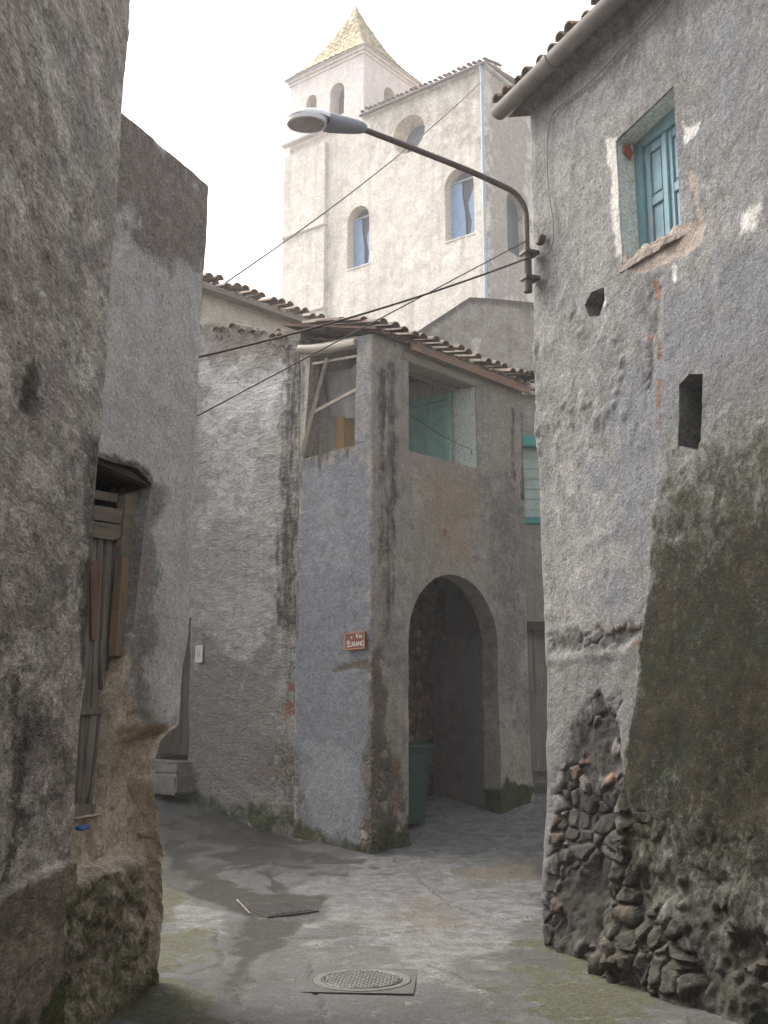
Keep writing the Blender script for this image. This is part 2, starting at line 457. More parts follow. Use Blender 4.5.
M_D = plaster('swept_grey_render', (.36, .345, .325), (.27, .26, .245), (.16, .15, .14),
    [('white', (.52, .52, .52), (.43, .43, .43), .6), ('low', (.15, .14, .13), (.21, .195, .175), .45), ('band', (.17, .15, .13), (.24, .21, .18), .4), ('rubble', (.09, .08, .07), (.17, .15, .13), .4, 'rubble'),
     ('brick', (.22, .11, .07), (.16, .085, .06), .5),
     ('dark', (.03, .026, .022), (.065, .055, .045), .45, 'streak'), ('moss', (.04, .05, .015), (.075, .075, .03), .5, 'moss')],
    bump=1., streak=.2, spots=.5, speck=.3, sweep=True)
M_K = plaster('blue_grey_render', (.265, .258, .25), (.185, .18, .174), (.115, .109, .103),
    [('cool', (.20, .205, .222), (.15, .152, .164), .5), ('pale', (.62, .60, .57), (.50, .48, .45), .6), ('sill', (.40, .33, .28), (.30, .255, .22), .35), ('smooth', (.19, .187, .182), (.14, .137, .133), .4),  # the smooth lower plaster is also darkened where the sun reached too low
     ('rubble', (.034, .031, .028), (.078, .073, .068), .3, 'rubble'), ('green', (.10, .105, .075), (.15, .145, .115), .5, 'soft'),
     ('moss', (.014, .015, .007), (.042, .030, .013), .55, 'moss'), ('wet', (.030, .027, .024), (.065, .06, .053), .4, 'soft'),
     ('brick', (.22, .125, .09), (.17, .10, .075), .55), ('paint', (.74, .75, .70), (.64, .66, .62), .12), ('redpaint', (.42, .10, .06), (.35, .09, .06), .1)],
    bump=.8, streak=.25, spots=.7, speck=.5, mott=.5, laid=True)
M_F = plaster('church_plaster', (.76, .69, .61), (.66, .60, .525), (.43, .365, .305),
    [('warm', (.74, .62, .48), (.66, .55, .42), .3), ('low', (.40, .36, .31), (.48, .43, .37), .5), ('weather', (.34, .285, .24), (.44, .38, .32), .6)],
    bump=.5, streak=.35, spots=.6, sc=.45, speck=.3, mott=.4)
M_T = plaster('tower_plaster', (.78, .70, .65), (.72, .645, .60), (.42, .37, .33), [], bump=.35, streak=.15, spots=.3, sc=.5, speck=.2)
M_E = plaster('cream_plaster', (.60, .54, .45), (.52, .47, .40), (.36, .31, .26), [], bump=.4, streak=.2, spots=.4)
M_G = plaster('brown_grey_plaster', (.38, .35, .31), (.30, .275, .245), (.17, .155, .135), [('pale', (.55, .53, .5), (.45, .43, .41), .3), ('dark', (.1, .09, .08), (.15, .13, .11), .5)], bump=.8, streak=.3, spots=.7)
M_H = plaster('beige_plaster', (.40, .36, .31), (.33, .30, .26), (.22, .19, .16), [], bump=.6, streak=.3, spots=.5)
M_IN = plaster('darkened_inner_plaster', (.145, .132, .125), (.11, .10, .096), (.06, .053, .05), [('blue', (.13, .135, .15), (.10, .105, .115), .4), ('moss', (.03, .035, .014), (.06, .055, .025), .5, 'moss')], bump=.9, streak=.3, spots=.6, speck=.45)  # plaster tone lowered to deepen the dim recess behind the arch
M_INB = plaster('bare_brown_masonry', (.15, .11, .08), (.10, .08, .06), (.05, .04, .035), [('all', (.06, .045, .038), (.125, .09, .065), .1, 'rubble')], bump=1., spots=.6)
M_LOG = plaster('loggia_inner_plaster', (.64, .60, .54), (.55, .52, .47), (.3, .27, .24), [], bump=.5)
W_GREY = wood('weathered_grey_planks', (.17, .15, .135), (.34, .30, .26))
W_GREYX = wood('weathered_rail', (.19, .16, .125), (.29, .245, .19), 'Y', R(-22))
W_BROWN = wood('dark_brown_board', (.06, .045, .036), (.12, .085, .06), 'Y', R(-22))
W_ORANGE = wood('split_orange_timber', (.22, .15, .10), (.34, .235, .155))
W_FASCIA = wood('orange_brown_fascia', (.17, .10, .066), (.28, .185, .125), 'X', R(47.2))
W_BEAM = wood('old_grey_beam', (.19, .165, .135), (.30, .265, .22), 'X', R(47.2))
W_BEAML = wood('bleached_log', (.28, .25, .21), (.42, .38, .33), 'X', R(-42.8))
W_DARK = wood('dark_door_wood', (.05, .042, .036), (.10, .085, .07))
W_CEIL = wood('smoked_ceiling_boards', (.075, .045, .035), (.13, .08, .06), 'X', R(47.2))
W_STICK = wood('bare_grey_stick', (.25, .215, .18), (.36, .32, .27))
P_TEAL = paintwood('faded_teal_paint', (.23, .36, .41), (.38, .41, .40), amt=.8)
P_TEALD = paintwood('teal_frame_paint', (.21, .37, .41), (.38, .40, .37), amt=.8)
P_MINT = paintwood('mint_green_paint', (.36, .62, .56), (.46, .46, .40), amt=.4)
P_MINTP = paintwood('pale_mint_shutter', (.52, .60, .56), (.5, .5, .45), amt=.3)
P_TEALR = simple('teal_shutter_box', (.10, .36, .34), .5)
T_OLD = tilemat('old_clay_tiles', [(0, (.11, .085, .07)), (.35, (.20, .145, .11)), (.55, (.16, .14, .12)), (.75, (.25, .18, .135)), (1, (.09, .078, .066))], 8)
T_FAR = tilemat('pale_clay_tiles', [(0, (.30, .22, .17)), (.5, (.40, .31, .25)), (1, (.25, .20, .165))], 5)
T_GLAZE = tilemat('glazed_spire_tiles', [(0, (.20, .13, .07)), (.3, (.36, .25, .12)), (.45, (.46, .38, .24)), (.55, (.17, .18, .09)), (.65, (.40, .28, .14)), (.8, (.50, .44, .34)), (1, (.2, .12, .07))], 6.)
ME_PIPE = simple('old_brown_steel', (.16, .13, .12), .6, .2, .5)
ME_GUT = simple('grey_zinc_gutter', (.30, .27, .25), .55, .3, .5, 6)
ME_DOWN = simple('bluish_downpipe', (.42, .47, .53), .5, .2, .3)
ME_IRON = simple('worn_cast_iron', (.13, .127, .12), .5, .45, .6, 25, .3)
ME_RING = simple('pale_worn_frame', (.15, .147, .14), .7, .1, .7, 20, .4)
ME_LAMP = simple('grey_lamp_casing', (.34, .35, .40), .45, .0, .3)
ME_LAMPW = simple('white_lamp_canopy', (.86, .87, .89), .3, .0, .15)
ME_LENS = simple('clouded_lamp_glass', (.55, .50, .46), .25, .0, .4)
ME_CABLE = simple('brown_rubber_cable', (.09, .07, .06), .7, 0, .3)
ME_CABLEP = simple('painted_over_cable', (.26, .245, .235), .8, 0, .3)
PL_GREEN = simple('green_bin_plastic', (.012, .038, .025), .45, 0, .35, 5, .08)
PL_GREEND = simple('green_lid_plastic', (.011, .034, .023), .4, 0, .35, 5, .08)
PL_BLACK = simple('black_rubber', (.02, .02, .02), .7)
PL_BLUE = simple('blue_wrapper_film', (.05, .11, .42), .35, 0, .2)
PAPER = simple('bleached_paper', (.46, .47, .47), .8, 0, .35, 40)
PAPER_I = simple('faded_print', (.30, .31, .33), .8)
SIGN = simple('red_brown_enamel', (.15, .045, .03), .45, 0, .35, 30)
SIGN_RIM = simple('ochre_sign_rim', (.30, .14, .06), .5, 0, .3, 30)
SIGN_TX = simple('white_sign_lettering', (.62, .58, .54), .5, 0, .2)
CH_BLUE = simple('blue_window_sheet', (.22, .34, .56), .35, 0, .4, 3)
CH_DARK = simple('painted_unlit_opening', (.045, .05, .065), .4)  # dark colour standing in for unlit space behind openings
CH_GLASS = simple('dusty_dark_glass', (.10, .11, .15), .2)
CLOTH = simple('grey_hanging_sheet', (.40, .375, .36), .8, 0, .5, 4)
OCHRE = simple('ochre_cupboard_paint', (.40, .26, .12), .7)
STONE = plaster('worn_step_stone', (.20, .19, .17), (.15, .14, .13), (.09, .085, .075), [], bump=.8)
WEED = simple('weed_leaf', (.045, .085, .02), .6, 0, .5, 20)
# ------------------------------------------------------------------ ground
GY = [(-300, -1), (-20, -.1), (0, 0), (8.6, 0), (9.6, .03), (11, .12), (12.3, .245), (12.8, .30), (13.06, .325), (13.7, .44), (14.5, .67), (15, .76), (18, 1.4), (22, 2.8), (32, 8), (40, 11), (60, 14), (100, 16), (300, 17)]
def gz(x, y):
    return np.interp(y, [a for a, b in GY], [b for a, b in GY])
def gpx(px, py):
    d = ray(px, py); t = -EYE/d[2] if d[2] < 0 else 20
    for _ in range(30):
        t = (float(gz(0, d[1]*t))-EYE)/d[2]
    return (d[0]*t, d[1]*t)
def gpoly(pts): return [gpx(*p) for p in pts]
def build_ground():
    xs = span((-260, -30, 40), (-30, -8, 4), (-8, -3, .5), (-3, 3.2, .028), (3.2, 8, .5), (8, 30, 4), (30, 260, 40))
    ys = span((-260, -30, 40), (-30, -2, 4), (-2, 4.5, .4), (4.5, 10.5, .03), (10.5, 15.8, .05), (15.8, 30, 1.5), (30, 60, 5), (60, 260, 40))
    X = np.repeat(xs, len(ys)); Y = np.tile(ys, len(xs))
    Z = gz(X, Y); P = np.column_stack([X, Y, Z*0])
    near = (np.abs(X) < 4) & (Y > 3) & (Y < 16.5)
    m = {k: np.zeros(len(X)) for k in ('wet', 'moss', 'light', 'crack', 'mud')}
    Xn, Yn, Pn = X[near], Y[near], P[near]
    wob = fbm(Pn, 3.5, 5, 5)
    def reg(k, pts, soft, val=1):
        q = sstep(soft, -soft, poly_sd(Xn, Yn, gpoly(pts))+wob*soft*1.8)*val
        a = m[k][near]; m[k][near] = np.maximum(a, q)
    reg('wet', [(165, 855), (200, 872), (260, 893), (330, 898), (320, 916), (255, 920), (215, 905), (165, 880)], .10)
    reg('wet', [(240, 915), (300, 918), (285, 940), (262, 960), (240, 985), (228, 1010), (215, 1000), (232, 965)], .10, .8)
    reg('wet', [(270, 868), (285, 893), (275, 893), (262, 872)], .06, .8)
    reg('wet', [(165, 800), (300, 840), (340, 870), (240, 870), (165, 850)], .5, .75)
    reg('moss', [(95, 1030), (160, 985), (212, 985), (236, 1030)], .22, .8)
    reg('moss', [(165, 925), (218, 928), (222, 968), (166, 965)], .2, .6)
    reg('moss', [(530, 955), (575, 965), (640, 1000), (640, 1035), (520, 1035), (505, 985)], .25, .8)
    reg('moss', [(150, 785), (250, 818), (330, 843), (320, 852), (200, 832), (150, 812)], .18, .8)
    reg('moss', [(455, 822), (545, 800), (545, 815), (470, 838)], .15, .8)
    for ln, wd_ in (([(150, 786), (185, 798), (250, 822), (312, 840), (366, 852)], .28), ([(455, 838), (500, 822), (545, 806)], .25), ([(165, 860), (168, 960), (100, 1030)], .25), ([(545, 930), (585, 965), (640, 1010)], .35)):
        q = sstep(wd_, 0, line_d(Xn, Yn, gpoly(ln))+wob*wd_*1.6)*.9; m['moss'][near] = np.maximum(m['moss'][near], q)
    reg('mud', [(455, 870), (545, 858), (545, 882), (470, 884)], .12, .7)
    reg('mud', [(390, 905), (440, 895), (470, 925), (410, 935)], .15, .6)
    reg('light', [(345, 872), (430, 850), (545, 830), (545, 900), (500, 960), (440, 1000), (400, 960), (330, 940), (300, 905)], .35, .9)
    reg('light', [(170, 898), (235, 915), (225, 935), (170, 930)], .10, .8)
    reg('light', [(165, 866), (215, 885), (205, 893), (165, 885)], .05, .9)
    dc = np.full(len(Xn), 9.)
    for ln in ([(222, 930), (300, 938), (390, 934), (430, 930)], [(218, 932), (222, 965), (243, 990), (238, 1030)], [(222, 965), (190, 975), (160, 968)],
               [(395, 860), (420, 880), (450, 905), (520, 930)], [(310, 965), (330, 1030)], [(430, 965), (520, 1000), (560, 1010)]):
        dc = np.minimum(dc, line_d(Xn+fbm(Pn, 6, 4, 31)*.04, Yn+fbm(Pn, 6, 4, 37)*.05, gpoly(ln)))
    m['crack'][near] = sstep(.018, .002, dc)*sstep(-.5, .1, fbm(Pn, 2.2, 3, 41))
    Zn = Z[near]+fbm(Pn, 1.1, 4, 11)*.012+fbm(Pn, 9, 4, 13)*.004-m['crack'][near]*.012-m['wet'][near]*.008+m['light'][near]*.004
    # soil banked along the foot of the walls
    Z[near] = Zn
    # the ground climbs a little against the left rock
    Z[near] += .05*sstep(.35, 0, np.abs(Xn+1.42))*sstep(7.9, 7.2, Yn)
    V = np.column_stack([X, Y, Z]); nx, ny = len(xs), len(ys)
    vid = np.arange(nx*ny).reshape(nx, ny)
    f = np.stack([vid[:-1, :-1], vid[1:, :-1], vid[1:, 1:], vid[:-1, 1:]], -1).reshape(-1, 4)
    me = bpy.data.meshes.new('ground'); me.from_pydata(V.tolist(), [], f.tolist())
    for k, a in m.items(): me.attributes.new(k, 'FLOAT', 'POINT').data.foreach_set('value', a.astype(np.float32))
    t = NT('worn_concrete_paving')
    big = t.noise(.7, 8, .65, .5); med = t.noise(4.5, 10, .7, .4); fine = t.noise(60, 6, .65); grit = t.noise(190, 3, .6)
    col = t.mix(t.rng(big, .38, .62), (.09, .089, .086), (.048, .047, .044))
    col = t.mix(t.rng(med, .5, .7, 0, .6), col, (.045, .043, .038))
    def brk(a, amt, sc=10): 
        at_ = t.attr(a); return t.math('MULTIPLY', t.rng(t.math('ADD', at_, t.math('MULTIPLY', t.math('SUBTRACT', t.noise(sc, 9, .75, .4), .5), amt)), .3, .7), t.rng(at_, 0, .1))
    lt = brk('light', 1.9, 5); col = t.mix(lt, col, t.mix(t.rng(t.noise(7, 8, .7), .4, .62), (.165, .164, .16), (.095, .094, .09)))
    col = t.mix(brk('mud', 2.2), col, (.13, .11, .085))
    ms = brk('moss', 1.9, 9); col = t.mix(ms, col, t.mix(t.rng(t.noise(24, 8, .7), .38, .62), (.035, .038, .016), (.078, .075, .04)))
    wt = brk('wet', 1.5, 6); col = t.mix(wt, col, t.mix(t.noise(20, 6, .7), (.03, .029, .027), (.07, .067, .06)))
    col = t.mix(t.attr('crack'), col, (.03, .028, .024))
    col = t.mix(t.rng(t.noise(6, 12, .78, .5), .48, .57, 0, .5), col, (.055, .053, .047))
    col = t.mix(t.rng(t.noise(8, 12, .78, .5), .56, .64, 0, .5), col, (.24, .235, .225))
    col = t.mix(.65, col, t.ramp(fine, [(.39, (.4, .4, .4)), (.5, (1, 1, 1)), (.61, (1.6, 1.6, 1.6))]), 'MULTIPLY')
    col = t.mix(.6, col, t.ramp(grit, [(.38, (.4, .4, .4)), (.5, (1, 1, 1)), (.62, (1.6, 1.6, 1.6))]), 'MULTIPLY')
    h = t.math('ADD', t.math('MULTIPLY', med, 1.), t.math('ADD', t.math('MULTIPLY', fine, .5), t.math('MULTIPLY', grit, .2)))
    rg = t.rng(t.math('ADD', wt, t.math('MULTIPLY', t.rng(med, .4, .6), .35)), 0, 1, .66, .3)
    rg = t.math('ADD', rg, t.math('MULTIPLY', ms, .2), True)
    t.b.inputs['Specular IOR Level'].default_value = .35
    mat = t.out(col, rg, t.bump(h, .65, .02))
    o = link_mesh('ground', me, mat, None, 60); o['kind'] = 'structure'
build_ground()

def uneven(s, z, P, a=.02, seed=1):
    return a*fbm(P, .9, 3, seed)+a*.5*fbm(P, 3.2, 3, seed+9)+a*.2*fbm(P, 11, 3, seed+19)+a*.06*vnoise(P, 34, seed+23)
def stones(P, seed, sc=9.):
    f1, f2, cid = voro(P*np.array([1, 1, 1.35])+.07*np.column_stack([fbm(P, 4, 3, 71), fbm(P, 4, 3, 72), fbm(P, 4, 3, 73)]), sc, seed)
    return sstep(.02, .22, f2-f1+.05*fbm(P, 22, 2, 74))*(.4+.8*cid)*sstep(-.28, .12, fbm(P, 2.7, 3, 76)+.45*(cid-.5))
# ------------------------------------------------------------------ tall house at the left edge (A)
LA = legs([(9, -9), (-1.70, -9), (-1.70, 6.35), (-8, 6.35)])  # first leg: unseen wing across the lane, added to block light from behind
pa = LA[1]; SA = pa.s0+pa.L
house_a = thing('tall_house', 'tall mottled grey-brown rendered house at the left edge of the photo, nearest on the left', 'house', (-3, 3, 0))
S = span((0, SA-2.0, .4), (SA-2.0, SA+.4, .015), (SA+.4, SA+6, .5)); Z = span((-.3, 6.4, .015), (6.4, 7.4, .25))
sA, zA = pa.hit(36, 872)
def dispA(s, z, P, M):
    d = uneven(s, z, P, .028, 3)+.0225*(z-1)
    low = sstep(.02, -.02, z-zA+.05*fbm(P, 2.5, 3, 9))
    d += low*(.035+.02*fbm(P, 6, 3, 15)+.03*sstep(1., 0, z))
    d += -.012*M['pale']*0+.008*sstep(.1, .5, fbm(P, 7, 4, 41))-.015*sstep(.25, .5, fbm(P, 4.5, 4, 43))
    return d
wall('wall', LA, S, Z, M_A, house_a, disp=dispA, rcorner=.05, seed=11, masks=[
    ('brown', lambda s, z: sstep(.02, -.02, z-zA+.03), 0), ('pale', pa.pxs([(20, 0), (128, 0), (118, 300), (90, 560), (55, 720), (30, 400)]), .3, .42),
    ('dark', pa.pxs([(0, 560), (60, 540), (72, 855), (0, 885)]), .3, .4), ('dark', pa.pxs([(8, 370), (30, 360), (30, 410), (10, 410)]), .08, .8),
    ('dark', pa.pxs([(75, 440), (92, 430), (88, 660), (74, 690)]), .07, .75), ('dark', pa.pxs([(0, 680), (20, 700), (20, 880), (0, 890)]), .12, .7),
    ('moss', pa.pxs([(60, 960), (100, 940), (110, 1030), (0, 1060), (0, 1020)]), .2, .9)])
# ------------------------------------------------------------------ house with the old door (B)
CB = np.array([-1.273, 7.4]); ub = np.array([math.sin(R(22)), math.cos(R(22))])
LB = legs([tuple(CB-ub*2.6), tuple(CB), tuple(CB+np.array([-ub[1], ub[0]])*5)])
pb = LB[0]; SBc = pb.L
house_b = thing('crumbling_house', 'pale plastered house with a broken plank door and crumbling earth base, behind the tall house', 'house', (-2, 7, 0))
doorpoly = pb.pxs([(40, 462), (88, 452), (112, 462), (138, 468), (152, 484), (146, 520), (141, 560), (136, 610), (130, 655), (122, 690), (117, 745), (110, 815), (60, 822), (40, 822)])
def dispB(s, z, P, M):
    d = uneven(s, z, P, .014, 5)
    d += .012*(z-2.6)-.05*sstep(2.3, 1.6, z)
    x = s-SBc                                 # 0 at the far corner
    zc = 1.60+.06*fbm(P, 3, 3, 17)+.07*fbm(P, 9, 4, 18)+.22*sstep(-.25, -.75, x)*1
    low = sstep(.08, -.08, z-zc)
    prof = np.interp(z, [-.5, 0, .35, .75, 1.05, 1.3, 1.5, 1.62], [.10, .08, .08, .10, .15, .23, .17, .05])
    d -= low*prof*sstep(-.95, -.35, x)
    f1_, f2_, ci_ = voro(P+.05*np.column_stack([fbm(P, 4, 3, 81), fbm(P, 4, 3, 82), fbm(P, 4, 3, 83)]), 4.5, 84)
    d += low*(.035*fbm(P, 3.5, 4, 21)+.03*fbm(P, 12, 4, 22)+.03*(ci_-.5)*sstep(0, .12, f2_-f1_)-.012*sstep(.1, 0, f2_-f1_))
    d += .015*sstep(.32, .05, np.abs(z-zc-.1))*sstep(-.6, -.05, x)*sstep(0, .05, z-zc+.02)      # lip of plaster above the hollow
    led = sstep(.03, -.03, z-.82-.03*fbm(P, 4, 3, 25))*sstep(-.30, -.42, x)
    d += led*(.16+.03*fbm(P, 5, 3, 28)+.05*sstep(.8, 0, z))
    band = M['band']
    d += .012*band*(1+.5*fbm(P, 8, 3, 29))
    # reveal side of the door is rounded
    return d
S = span((0, .9, .3), (.9, SBc+.35, .015), (SBc+.35, SBc+5, .3)); Z = span((-.3, 5.36, .015))
w_b = wall('wall', LB, S, Z, M_B, house_b, disp=dispB, rcorner=.045, seed=23,
     holes=[dict(poly=doorpoly, depth=.34, leg=pb, rough=.012)], masks=[
    ('band', pb.pxs([(60, 60), (122, 110), (212, 180), (225, 200), (207, 280), (195, 285), (170, 268), (140, 250), (122, 225), (60, 200)]), .13, .9),
    ('grey', pb.pxs([(128, 480), (165, 485), (160, 600), (150, 690), (122, 690)]), .08, .8),
    ('earth', lambda s, z: sstep(.05, -.06, z-1.62-.28*sstep(-.3, -.75, s-SBc)), 0), ('earth', pb.pxs([(124, 650), (135, 665), (130, 720), (112, 780), (100, 780)]), .05),
    ('ledge', lambda s, z: sstep(.05, -.1, z-.85)*sstep(-.2, -.45, s-SBc)*.6, 0), ('ledge', lambda s, z: sstep(.4, -.05, z)*.75, 0),
    ('rust', pb.pxs([(143, 560), (152, 560), (150, 700), (140, 700)]), .04, .6),
    ('dark', pb.pxs([(86, 448), (118, 458), (150, 470), (162, 488), (150, 492), (120, 470), (86, 462)]), .025, .7)])
mb = MB(); mb.prism([np.array([*(CB-ub*2.6), 5.26]), np.array([*CB, 5.3]), np.array([*(CB+np.array([-ub[1], ub[0]])*5), 5.3]), np.array([*(CB-ub*2.6+np.array([-ub[1], ub[0]])*5), 5.3])], (0, 0, 1), .05)
mb.build('roof', T_OLD, house_b)
# ------------------------------------------------------------------ corner house with the loggia (C)
K0 = np.array([-.127, 12.3]); a_r = R(42.8)
dR = np.array([math.sin(a_r), math.cos(a_r)]); dL = np.array([-dR[1], dR[0]])
LE, RW = 1.25, 2.93
LC = legs([tuple(K0+dL*LE+dR*RW), tuple(K0+dL*LE), tuple(K0), tuple(K0+dR*RW), tuple(K0+dR*RW+dL*LE)])
cl, cr = LC[1], LC[2]; SC = cr.s0              # s of the corner
house_c = thing('corner_house', 'narrow corner house with an open loggia over a dark archway', 'house', (K0[0], K0[1], .2))
def arch(s0, s1, z0, zs, n=22, flat=1.):
    c = (s0+s1)/2; r = (s1-s0)/2
    return [(s0, z0)]+[(c-r*math.cos(math.pi*k/n), zs+flat*r*math.sin(math.pi*k/n)) for k in range(n+1)]+[(s1, z0)]
a0, a1, zs_c = SC+.59, SC+2.27, 2.52
archp = arch(a0, a1, -.1, zs_c)
b0, b1 = cr.hit(409, 450)[0], cr.hit(478, 468)[0]
winR = [(b0, 4.75), (b0, 5.86), (b1-.03, 5.84), (b1, 4.74)]
l0, l1 = cl.hit(303, 452)[0], cl.hit(356, 400)[0]
winL = [(l0, 4.72), (cl.hit(310, 345)[0], 5.98), (l1+.01, 5.95), (l1-.02, 4.75)]
def dispC(s, z, P, M):
    d = uneven(s, z, P, .016, 7)
    d += -.02*M['rubble']+.018*M['rubble']*stones(P, 91)+.02*M['rubble']*fbm(P, 7, 4, 92)
    d += -.012*M['patch_and_shadow']
    d += .06*sstep(.55, .2, z)*(.3+fbm(P, 4, 3, 33))*sstep(-.3, .3, fbm(P, 2, 2, 35)+.2)
    d += .03*sstep(SC+2.55, SC+2.8, s)*sstep(1.15, .75, z)*(1+fbm(P, 8, 3, 37))     # ragged toe at the right end
    return d
rl = cr.pxs
S = span((0, RW, .3), (RW, RW+LE, .014), (RW+LE, RW+LE+RW, .017), (RW+LE+RW, RW+LE+RW+LE, .06)); Z = span((-.2, 6.02, .018))
wall('wall', LC, S, Z, M_C, house_c, top=lambda s: 6.02+.13*np.clip((SC-s)/LE, 0, 1), disp=dispC, rcorner=.05, seed=31,
     holes=[dict(poly=archp, depth=.25, leg=cr, rough=.02), dict(poly=winR, depth=.36, leg=cr, rough=.008, set={'paint': 1}), dict(poly=winL, depth=.25, leg=cl, rough=.01)], masks=[
    ('blue', cl.pxs([(303, 462), (352, 452), (372, 480), (372, 700), (366, 780), (372, 850), (330, 850), (296, 820), (290, 640)]), .06, .95),
    ('blue', cl.pxs([(352, 330), (370, 330), (372, 460), (352, 460)]), .05, .6),
    ('bluepale', cl.pxs([(300, 740), (350, 740), (366, 800), (366, 840), (310, 838)]), .12, .7), ('bluepale', cl.pxs([(310, 480), (350, 470), (352, 560), (310, 570)]), .2, .55),
    ('dark', cl.pxs([(296, 455), (357, 440), (357, 450), (330, 462), (300, 474)]), .05, .62), ('dark', cl.pxs([(286, 340), (306, 350), (298, 640), (286, 640)]), .03, .6),
    ('dark', rl([(377, 372), (385, 372), (388, 470), (386, 560), (378, 565)]), .05, .8), ('dark', rl([(388, 360), (396, 362), (398, 480), (396, 560), (389, 520)]), .05, .8),
    ('dark', rl([(379, 440), (397, 440), (396, 620), (384, 640)]), .05, .6),
    ('dark', rl([(511, 408), (515, 408), (515, 480), (511, 478)]), .03, .7), ('dark', rl([(520, 412), (524, 414), (525, 500), (521, 500)]), .02, .85),
    ('rust', rl([(412, 455), (478, 475), (476, 500), (462, 560), (440, 545), (420, 500)]), .12, .75), ('rust', rl([(484, 480), (500, 480), (500, 560), (488, 560)]), .1, .5), ('rust', rl([(438, 535), (452, 535), (450, 580), (440, 578)]), .05, .6),
    ('grey', rl([(478, 470), (530, 490), (530, 760), (500, 700), (485, 560)]), .2, .55), ('grey', rl([(375, 560), (405, 580), (405, 700), (375, 700)]), .15, .5),
    ('rubble', rl([(370, 730), (384, 730), (392, 750), (406, 780), (406, 860), (360, 860)]), .08, .75), ('patch_and_shadow', cl.pxs([(366, 690), (374, 680), (374, 860), (362, 855)]), .05, .7), ('patch_and_shadow', rl([(372, 650), (382, 650), (386, 740), (378, 800), (370, 800)]), .05, .8),
    ('rubble', cl.pxs([(296, 740), (304, 770), (304, 850), (290, 850)]), .06, .5), ('patch_and_shadow', cl.pxs([(331, 672), (345, 664), (352, 666), (352, 662), (368, 660), (366, 668), (352, 668), (333, 673)]), .012), ('patch_and_shadow', rl([(372, 680), (388, 690), (384, 740), (374, 750)]), .04, .8),  # the thin outline under the name plate paints its cast shadow
    ('brick', rl([(392, 756), (404, 756), (403, 800), (394, 806)]), .05, .45), ('brick', rl([(443, 528), (447, 528), (447, 537), (443, 537)]), .01, .7),
    ('moss', rl([(365, 830), (410, 815), (420, 860), (365, 870)]), .07, .8), ('moss', rl([(488, 815), (500, 790), (508, 778), (530, 790), (532, 830), (480, 840)]), .05, 1), ('moss', cl.pxs([(290, 815), (340, 838), (372, 840), (372, 870), (290, 860)]), .05, .7), ('paint', lambda s, z: s*0, 0)])
def CP(t, e, z): q = K0+dR*t+dL*e; return np.array([q[0], q[1], z])
dR3, dL3 = np.array([*dR, 0]), np.array([*dL, 0])
# vestibule behind the arch: a grey wing wall with a ledge on top, bare masonry at the back, dark vault above
def inner_sheet(name, p0, p1, z0, z1, mat, parent, masks=(), a=.016, res=.03, seed=1, holes=()):
    p = Plane(p0, p1)
    return wall(name, [p], span((0, p.L, res)), span((z0, z1, res)), mat, parent, disp=lambda s, z, P, M: uneven(s, z, P, a, seed), masks=masks, rcorner=.01, seed=seed, holes=holes)
xy = lambda t, e: tuple(K0+dR*t+dL*e)
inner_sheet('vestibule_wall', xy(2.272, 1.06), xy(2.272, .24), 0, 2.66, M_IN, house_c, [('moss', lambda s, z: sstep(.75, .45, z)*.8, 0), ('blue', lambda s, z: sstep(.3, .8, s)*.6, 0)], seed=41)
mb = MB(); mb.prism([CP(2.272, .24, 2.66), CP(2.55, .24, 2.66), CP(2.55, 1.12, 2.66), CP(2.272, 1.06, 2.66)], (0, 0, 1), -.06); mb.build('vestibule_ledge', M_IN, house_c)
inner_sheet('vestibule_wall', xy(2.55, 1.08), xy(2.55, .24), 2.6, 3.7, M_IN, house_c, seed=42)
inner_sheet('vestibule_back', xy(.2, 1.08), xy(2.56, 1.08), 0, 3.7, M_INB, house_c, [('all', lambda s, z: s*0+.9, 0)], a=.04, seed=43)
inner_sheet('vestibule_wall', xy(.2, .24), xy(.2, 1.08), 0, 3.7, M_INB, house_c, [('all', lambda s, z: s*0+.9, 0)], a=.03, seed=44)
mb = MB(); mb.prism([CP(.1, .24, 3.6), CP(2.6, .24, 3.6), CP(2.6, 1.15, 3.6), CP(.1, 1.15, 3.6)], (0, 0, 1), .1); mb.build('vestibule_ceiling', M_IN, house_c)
# loggia room
tl = b1-SC                                    # inner wall parallel to the left face carries the mint door
inner_sheet('loggia_wall', xy(tl, 1.2), xy(tl, .36), 4.2, 6.1, M_LOG, house_c, seed=45)
inner_sheet('loggia_back', xy(.2, 1.2), xy(tl, 1.2), 4.2, 6.2, M_LOG, house_c, seed=46)
mb = MB(); mb.prism([CP(.1, .1, 4.3), CP(tl+.1, .1, 4.3), CP(tl+.1, 1.24, 4.3), CP(.1, 1.24, 4.3)], (0, 0, 1), -.1); mb.build('loggia_floor', M_LOG, house_c)
mb = MB()
for k in range(7):
    e = .12+k*.165
    mb.prism([CP(.12, e, 5.96+.05*k), CP(tl+.3, e, 5.96+.05*k), CP(tl+.3, e+.15, 5.99+.05*k), CP(.12, e+.15, 5.99+.05*k)], (0, 0, 1), .02)
for t_ in (.55, 1.1, 1.65): mb.bar(CP(t_, .1, 5.9), CP(t_, 1.2, 6.2), .07, .09)
mb.build('loggia_ceiling', W_CEIL, house_c, jitter=.003)
